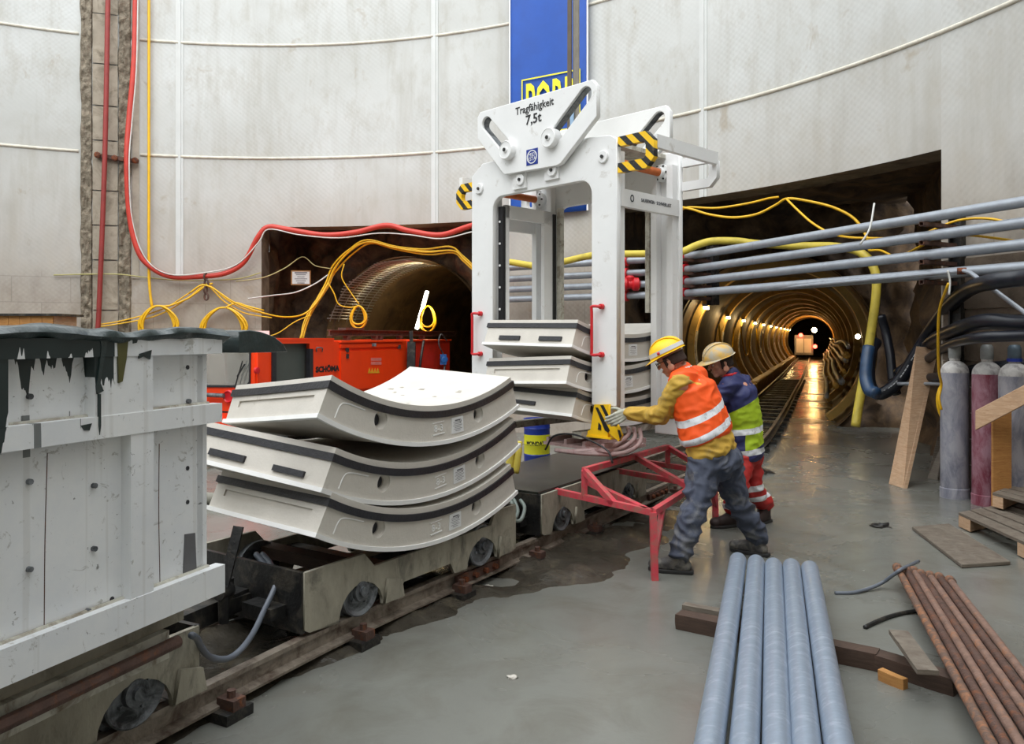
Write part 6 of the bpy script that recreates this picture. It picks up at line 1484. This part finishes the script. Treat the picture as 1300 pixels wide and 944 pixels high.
# ochre jacket
m_ochre = M('ochre_jacket_cloth', srgb(196,158,62), .75, 0, .14, 6, dirt=srgb(128,118,92), dirt_amt=.36, dirt_scale=7, bump=.3, bscale=30)
bm = new()
def torso(bm, a, b, ra, rb, wide=1.0, n=7):
    for k in range(n+1): t_ = k/n; c_ = V(a).lerp(V(b), t_); r_ = ra + (rb-ra)*t_; ell(bm, c_, (r_*.82, r_*wide, .085), Rt)
torso(bm, P['pel'] + tors*.02, P['mid'], .215, .20, 1.05); torso(bm, P['mid'], P['chest'], .20, .20, 1.05); cap(bm, P['shL'] + tors*.0, P['shR'], .082, .082); cap(bm, P['chest'] + tors*.05, P['neck'], .12, .065)
for s_ in 'LR':
    cap(bm, P['sh'+s_], P['el'+s_], .080, .068); cap(bm, P['el'+s_], P['wr'+s_] - (P['wr'+s_]-P['el'+s_]).normalized()*.03, .068, .047)
organic('jacket', bm, m_ochre, w1, .010, 4, .014, 11)['label'] = 'ochre yellow work jacket'
# vest
vo = P['pel'] - WL[w1.name]; ax_b = V((-.10,.0,1)).normalized(); ax_b = (tors*.8 + V((.22,0,.1))).normalized()
m_vest = bands('orange_high_visibility_cloth', srgb(255,92,18), V((-.42,-.05,.90)), vo, [(.155,.205),(.285,.335)])
bm = new(); torso(bm, P['pel'] + tors*.15, P['mid'] + tors*.02, .238, .225, 1.05); torso(bm, P['mid'], P['chest'], .225, .218, 1.05)
cap(bm, P['shL'].lerp(P['shR'], .10) + tors*.012, P['shR'].lerp(P['shL'], .10) + tors*.012, .100, .100); cap(bm, P['chest'] + tors*.05, P['neck'] - tors*.025, .135, .085)
organic('vest', bm, m_vest, w1, .010, 4, .008, 9)['label'] = 'orange high visibility vest with two silver bands'
bm = new(); tube(bm, [P['neck'] + Rt @ V((.062*math.cos(a*PI/8), .07*math.sin(a*PI/8), .0)) for a in range(16)], .016, 8, True); obj('collar', bm, M('pale_collar', srgb(214,210,200), .8), w1, smooth=True)
# trousers
m_jean = M('dusty_blue_grey_trousers', srgb(66,72,88), .8, 0, .2, 7, dirt=srgb(122,122,120), dirt_amt=.35, dirt_scale=6, bump=.4, bscale=24)
bm = new(); torso(bm, P['pel'] - tors*.05, P['pel'] + tors*.05, .19, .18, 1.0, 3)
ell(bm, P['pel'] - V((-.03,0,.07)), (.18,.19,.13), Rt)
for s_ in 'LR':
    cap(bm, P['hp'+s_] + V((0,0,.01)), P['kn'+s_], .132, .095); cap(bm, P['kn'+s_], P['an'+s_] + V((0,0,.02)), .096, .082); 
organic('trousers', bm, m_jean, w1, .010, 4, .022, 8)['label'] = 'dusty blue grey work trousers'
for s_, td in (('L', (-.93,.30)), ('R', (-.75,.6))):
    bm = new(); boot(bm, P['an'+s_], td, 1.05); b_ = organic('boot', bm, m_boot, w1, .008, 3, .003, 20); sole_(P['an'+s_], td, b_, m_sole)
# ---- second worker ------------------------------------------------------------------
Q = dict(pel=at(946,572,6.82), mid=at(944,532,6.80), chest=at(936,498,6.78), neck=at(926,474,6.76), head=at(914,459,6.74),
         shL=at(925,490,6.62), shR=at(944,486,6.92), elL=at(896,523,6.66), wrL=at(874,538,6.80), elR=at(905,520,7.05), wrR=at(880,532,7.05),
         hpL=at(943,578,6.74), hpR=at(954,577,6.90), knL=at(938,624,6.62), knR=at(957,622,6.86), anL=at(930,660,6.85), anR=at(970,655,6.98))
Q['anL'].z = .13; Q['anR'].z = .13
w2 = thing('person', 'worker in navy and lime jacket, red trousers and scuffed hard hat behind the orange vest', 'person', (Q['pel'].x, Q['pel'].y, 0))
tors = (Q['neck']-Q['pel']).normalized(); Rt = frame(V((-.85,.30,0)), tors); hup = V((-.30,-.08,.93)).normalized(); hf = V((-.82,-.12,-.45)); Rh = frame(hf, hup); hc = Q['head']
bm = new(); head_shape(bm, hc, Rh); cap(bm, Q['neck'] - tors*.02, hc - hup*.06, .062, .055)
cap(bm, Q['pel'], Q['mid'], .13, .12); cap(bm, Q['mid'], Q['chest'], .12, .14); cap(bm, Q['shL'], Q['shR'], .07, .07); cap(bm, Q['chest'], Q['neck'], .11, .07)
for s_ in 'LR':
    cap(bm, Q['sh'+s_], Q['el'+s_], .05, .04); cap(bm, Q['el'+s_], Q['wr'+s_], .04, .028); cap(bm, Q['hp'+s_], Q['kn'+s_], .08, .055); cap(bm, Q['kn'+s_], Q['an'+s_], .052, .036); cap(bm, Q['an'+s_], Q['an'+s_] - V((.05,0,.06)), .036, .03)
organic('body', bm, m_skin, w2, .0075, 3); face_bits(hc, Rh, w2)
m_hat2 = M('scuffed_yellow_plastic', srgb(222,176,66), .5, 0, .15, 7, dirt=srgb(176,172,158), dirt_amt=.48, dirt_scale=9)
helmet(hc + hup*.045, hup, hf, .124, m_hat2, w2)
for s_, sg in (('L', 1), ('R', -1)):
    gl = new(); hv = (Q['wr'+s_]-Q['el'+s_]).normalized(); hand(gl, Q['wr'+s_], hv, (-.1,.3,-.9), .7, 1.05, sg); cap(gl, Q['wr'+s_] - hv*.05, Q['wr'+s_], .038, .033); organic({'L':'left_glove','R':'right_glove'}[s_], gl, m_glove, w2, .006, 1)
qo = Q['pel'] - WL[w2.name]; zsplit = (Q['chest']-Q['pel']).dot(V((.25,0,.97)))
def lime(t, cc):
    d = t.n('ShaderNodeVectorMath', operation='DOT_PRODUCT'); sb = t.n('ShaderNodeVectorMath', operation='SUBTRACT'); t.l(t.tc.outputs['Object'], sb.inputs[0]); sb.inputs[1].default_value = tuple(qo)
    t.l(sb.outputs[0], d.inputs[0]); d.inputs[1].default_value = tuple(V((-.55,.1,1)).normalized())
    k = t.math('GREATER_THAN', d.outputs['Value'], .37); k2 = t.math('LESS_THAN', d.outputs['Value'], -.0)
    s = t.sep(sb.outputs[0]); k3 = t.math('MULTIPLY', t.math('LESS_THAN', s[0], -.055), t.math('LESS_THAN', s[2], .16))
    return t.mix(t.math('MAXIMUM', t.math('MAXIMUM', k, k2), k3), cc, srgb(40,46,92))
m_lime = bands('lime_and_navy_jacket_cloth', srgb(176,206,40), V((-.15,0,1)), qo, [(.165,.215),(-.02,.03)], extra=lime)
bm = new(); torso(bm, Q['pel'] - tors*.02, Q['mid'], .195, .19, 1.03); torso(bm, Q['mid'], Q['chest'], .19, .20, 1.03); cap(bm, Q['shL'], Q['shR'], .082, .082); cap(bm, Q['chest'] + tors*.05, Q['neck'], .125, .075)
for s_ in 'LR': cap(bm, Q['sh'+s_], Q['el'+s_], .078, .066); cap(bm, Q['el'+s_], Q['wr'+s_] - (Q['wr'+s_]-Q['el'+s_]).normalized()*.03, .066, .046)
organic('jacket', bm, m_lime, w2, .011, 4, .012, 9)['label'] = 'navy and lime high visibility jacket with silver bands'
bm = new(); tube(bm, [Q['neck'] + Rt @ V((.06*math.cos(a*PI/8), .068*math.sin(a*PI/8), .0)) for a in range(16)], .018, 8, True); obj('collar', bm, m_red, w2, smooth=True)
m_redtr = bands('red_trouser_cloth', srgb(176,38,34), V((-.2,0,1)), qo, [(-.36,-.31),(-.46,-.41)])
def brownlow(t, cc): return cc
bm = new(); ell(bm, Q['pel'] - V((-.01,0,.03)), (.14,.16,.11), Rt)
for s_ in 'LR': cap(bm, Q['hp'+s_], Q['kn'+s_], .105, .078); cap(bm, Q['kn'+s_], Q['an'+s_] + V((0,0,.05)), .078, .082)
organic('trousers', bm, m_redtr, w2, .011, 4, .018, 8)['label'] = 'red work trousers with silver bands'
for s_, td in (('L', (-.9,-.2)), ('R', (.35,-.85))):
    td = (-.9,-.3) if s_ == 'L' else (-.55,-.5)
    bm = new(); boot(bm, Q['an'+s_], td, 1.05); b_ = organic('boot', bm, M('brown_black_boot_' + s_, srgb(48,34,32), .6, 0, .3), w2, .009, 3); sole_(Q['an'+s_], td, b_, m_sole)
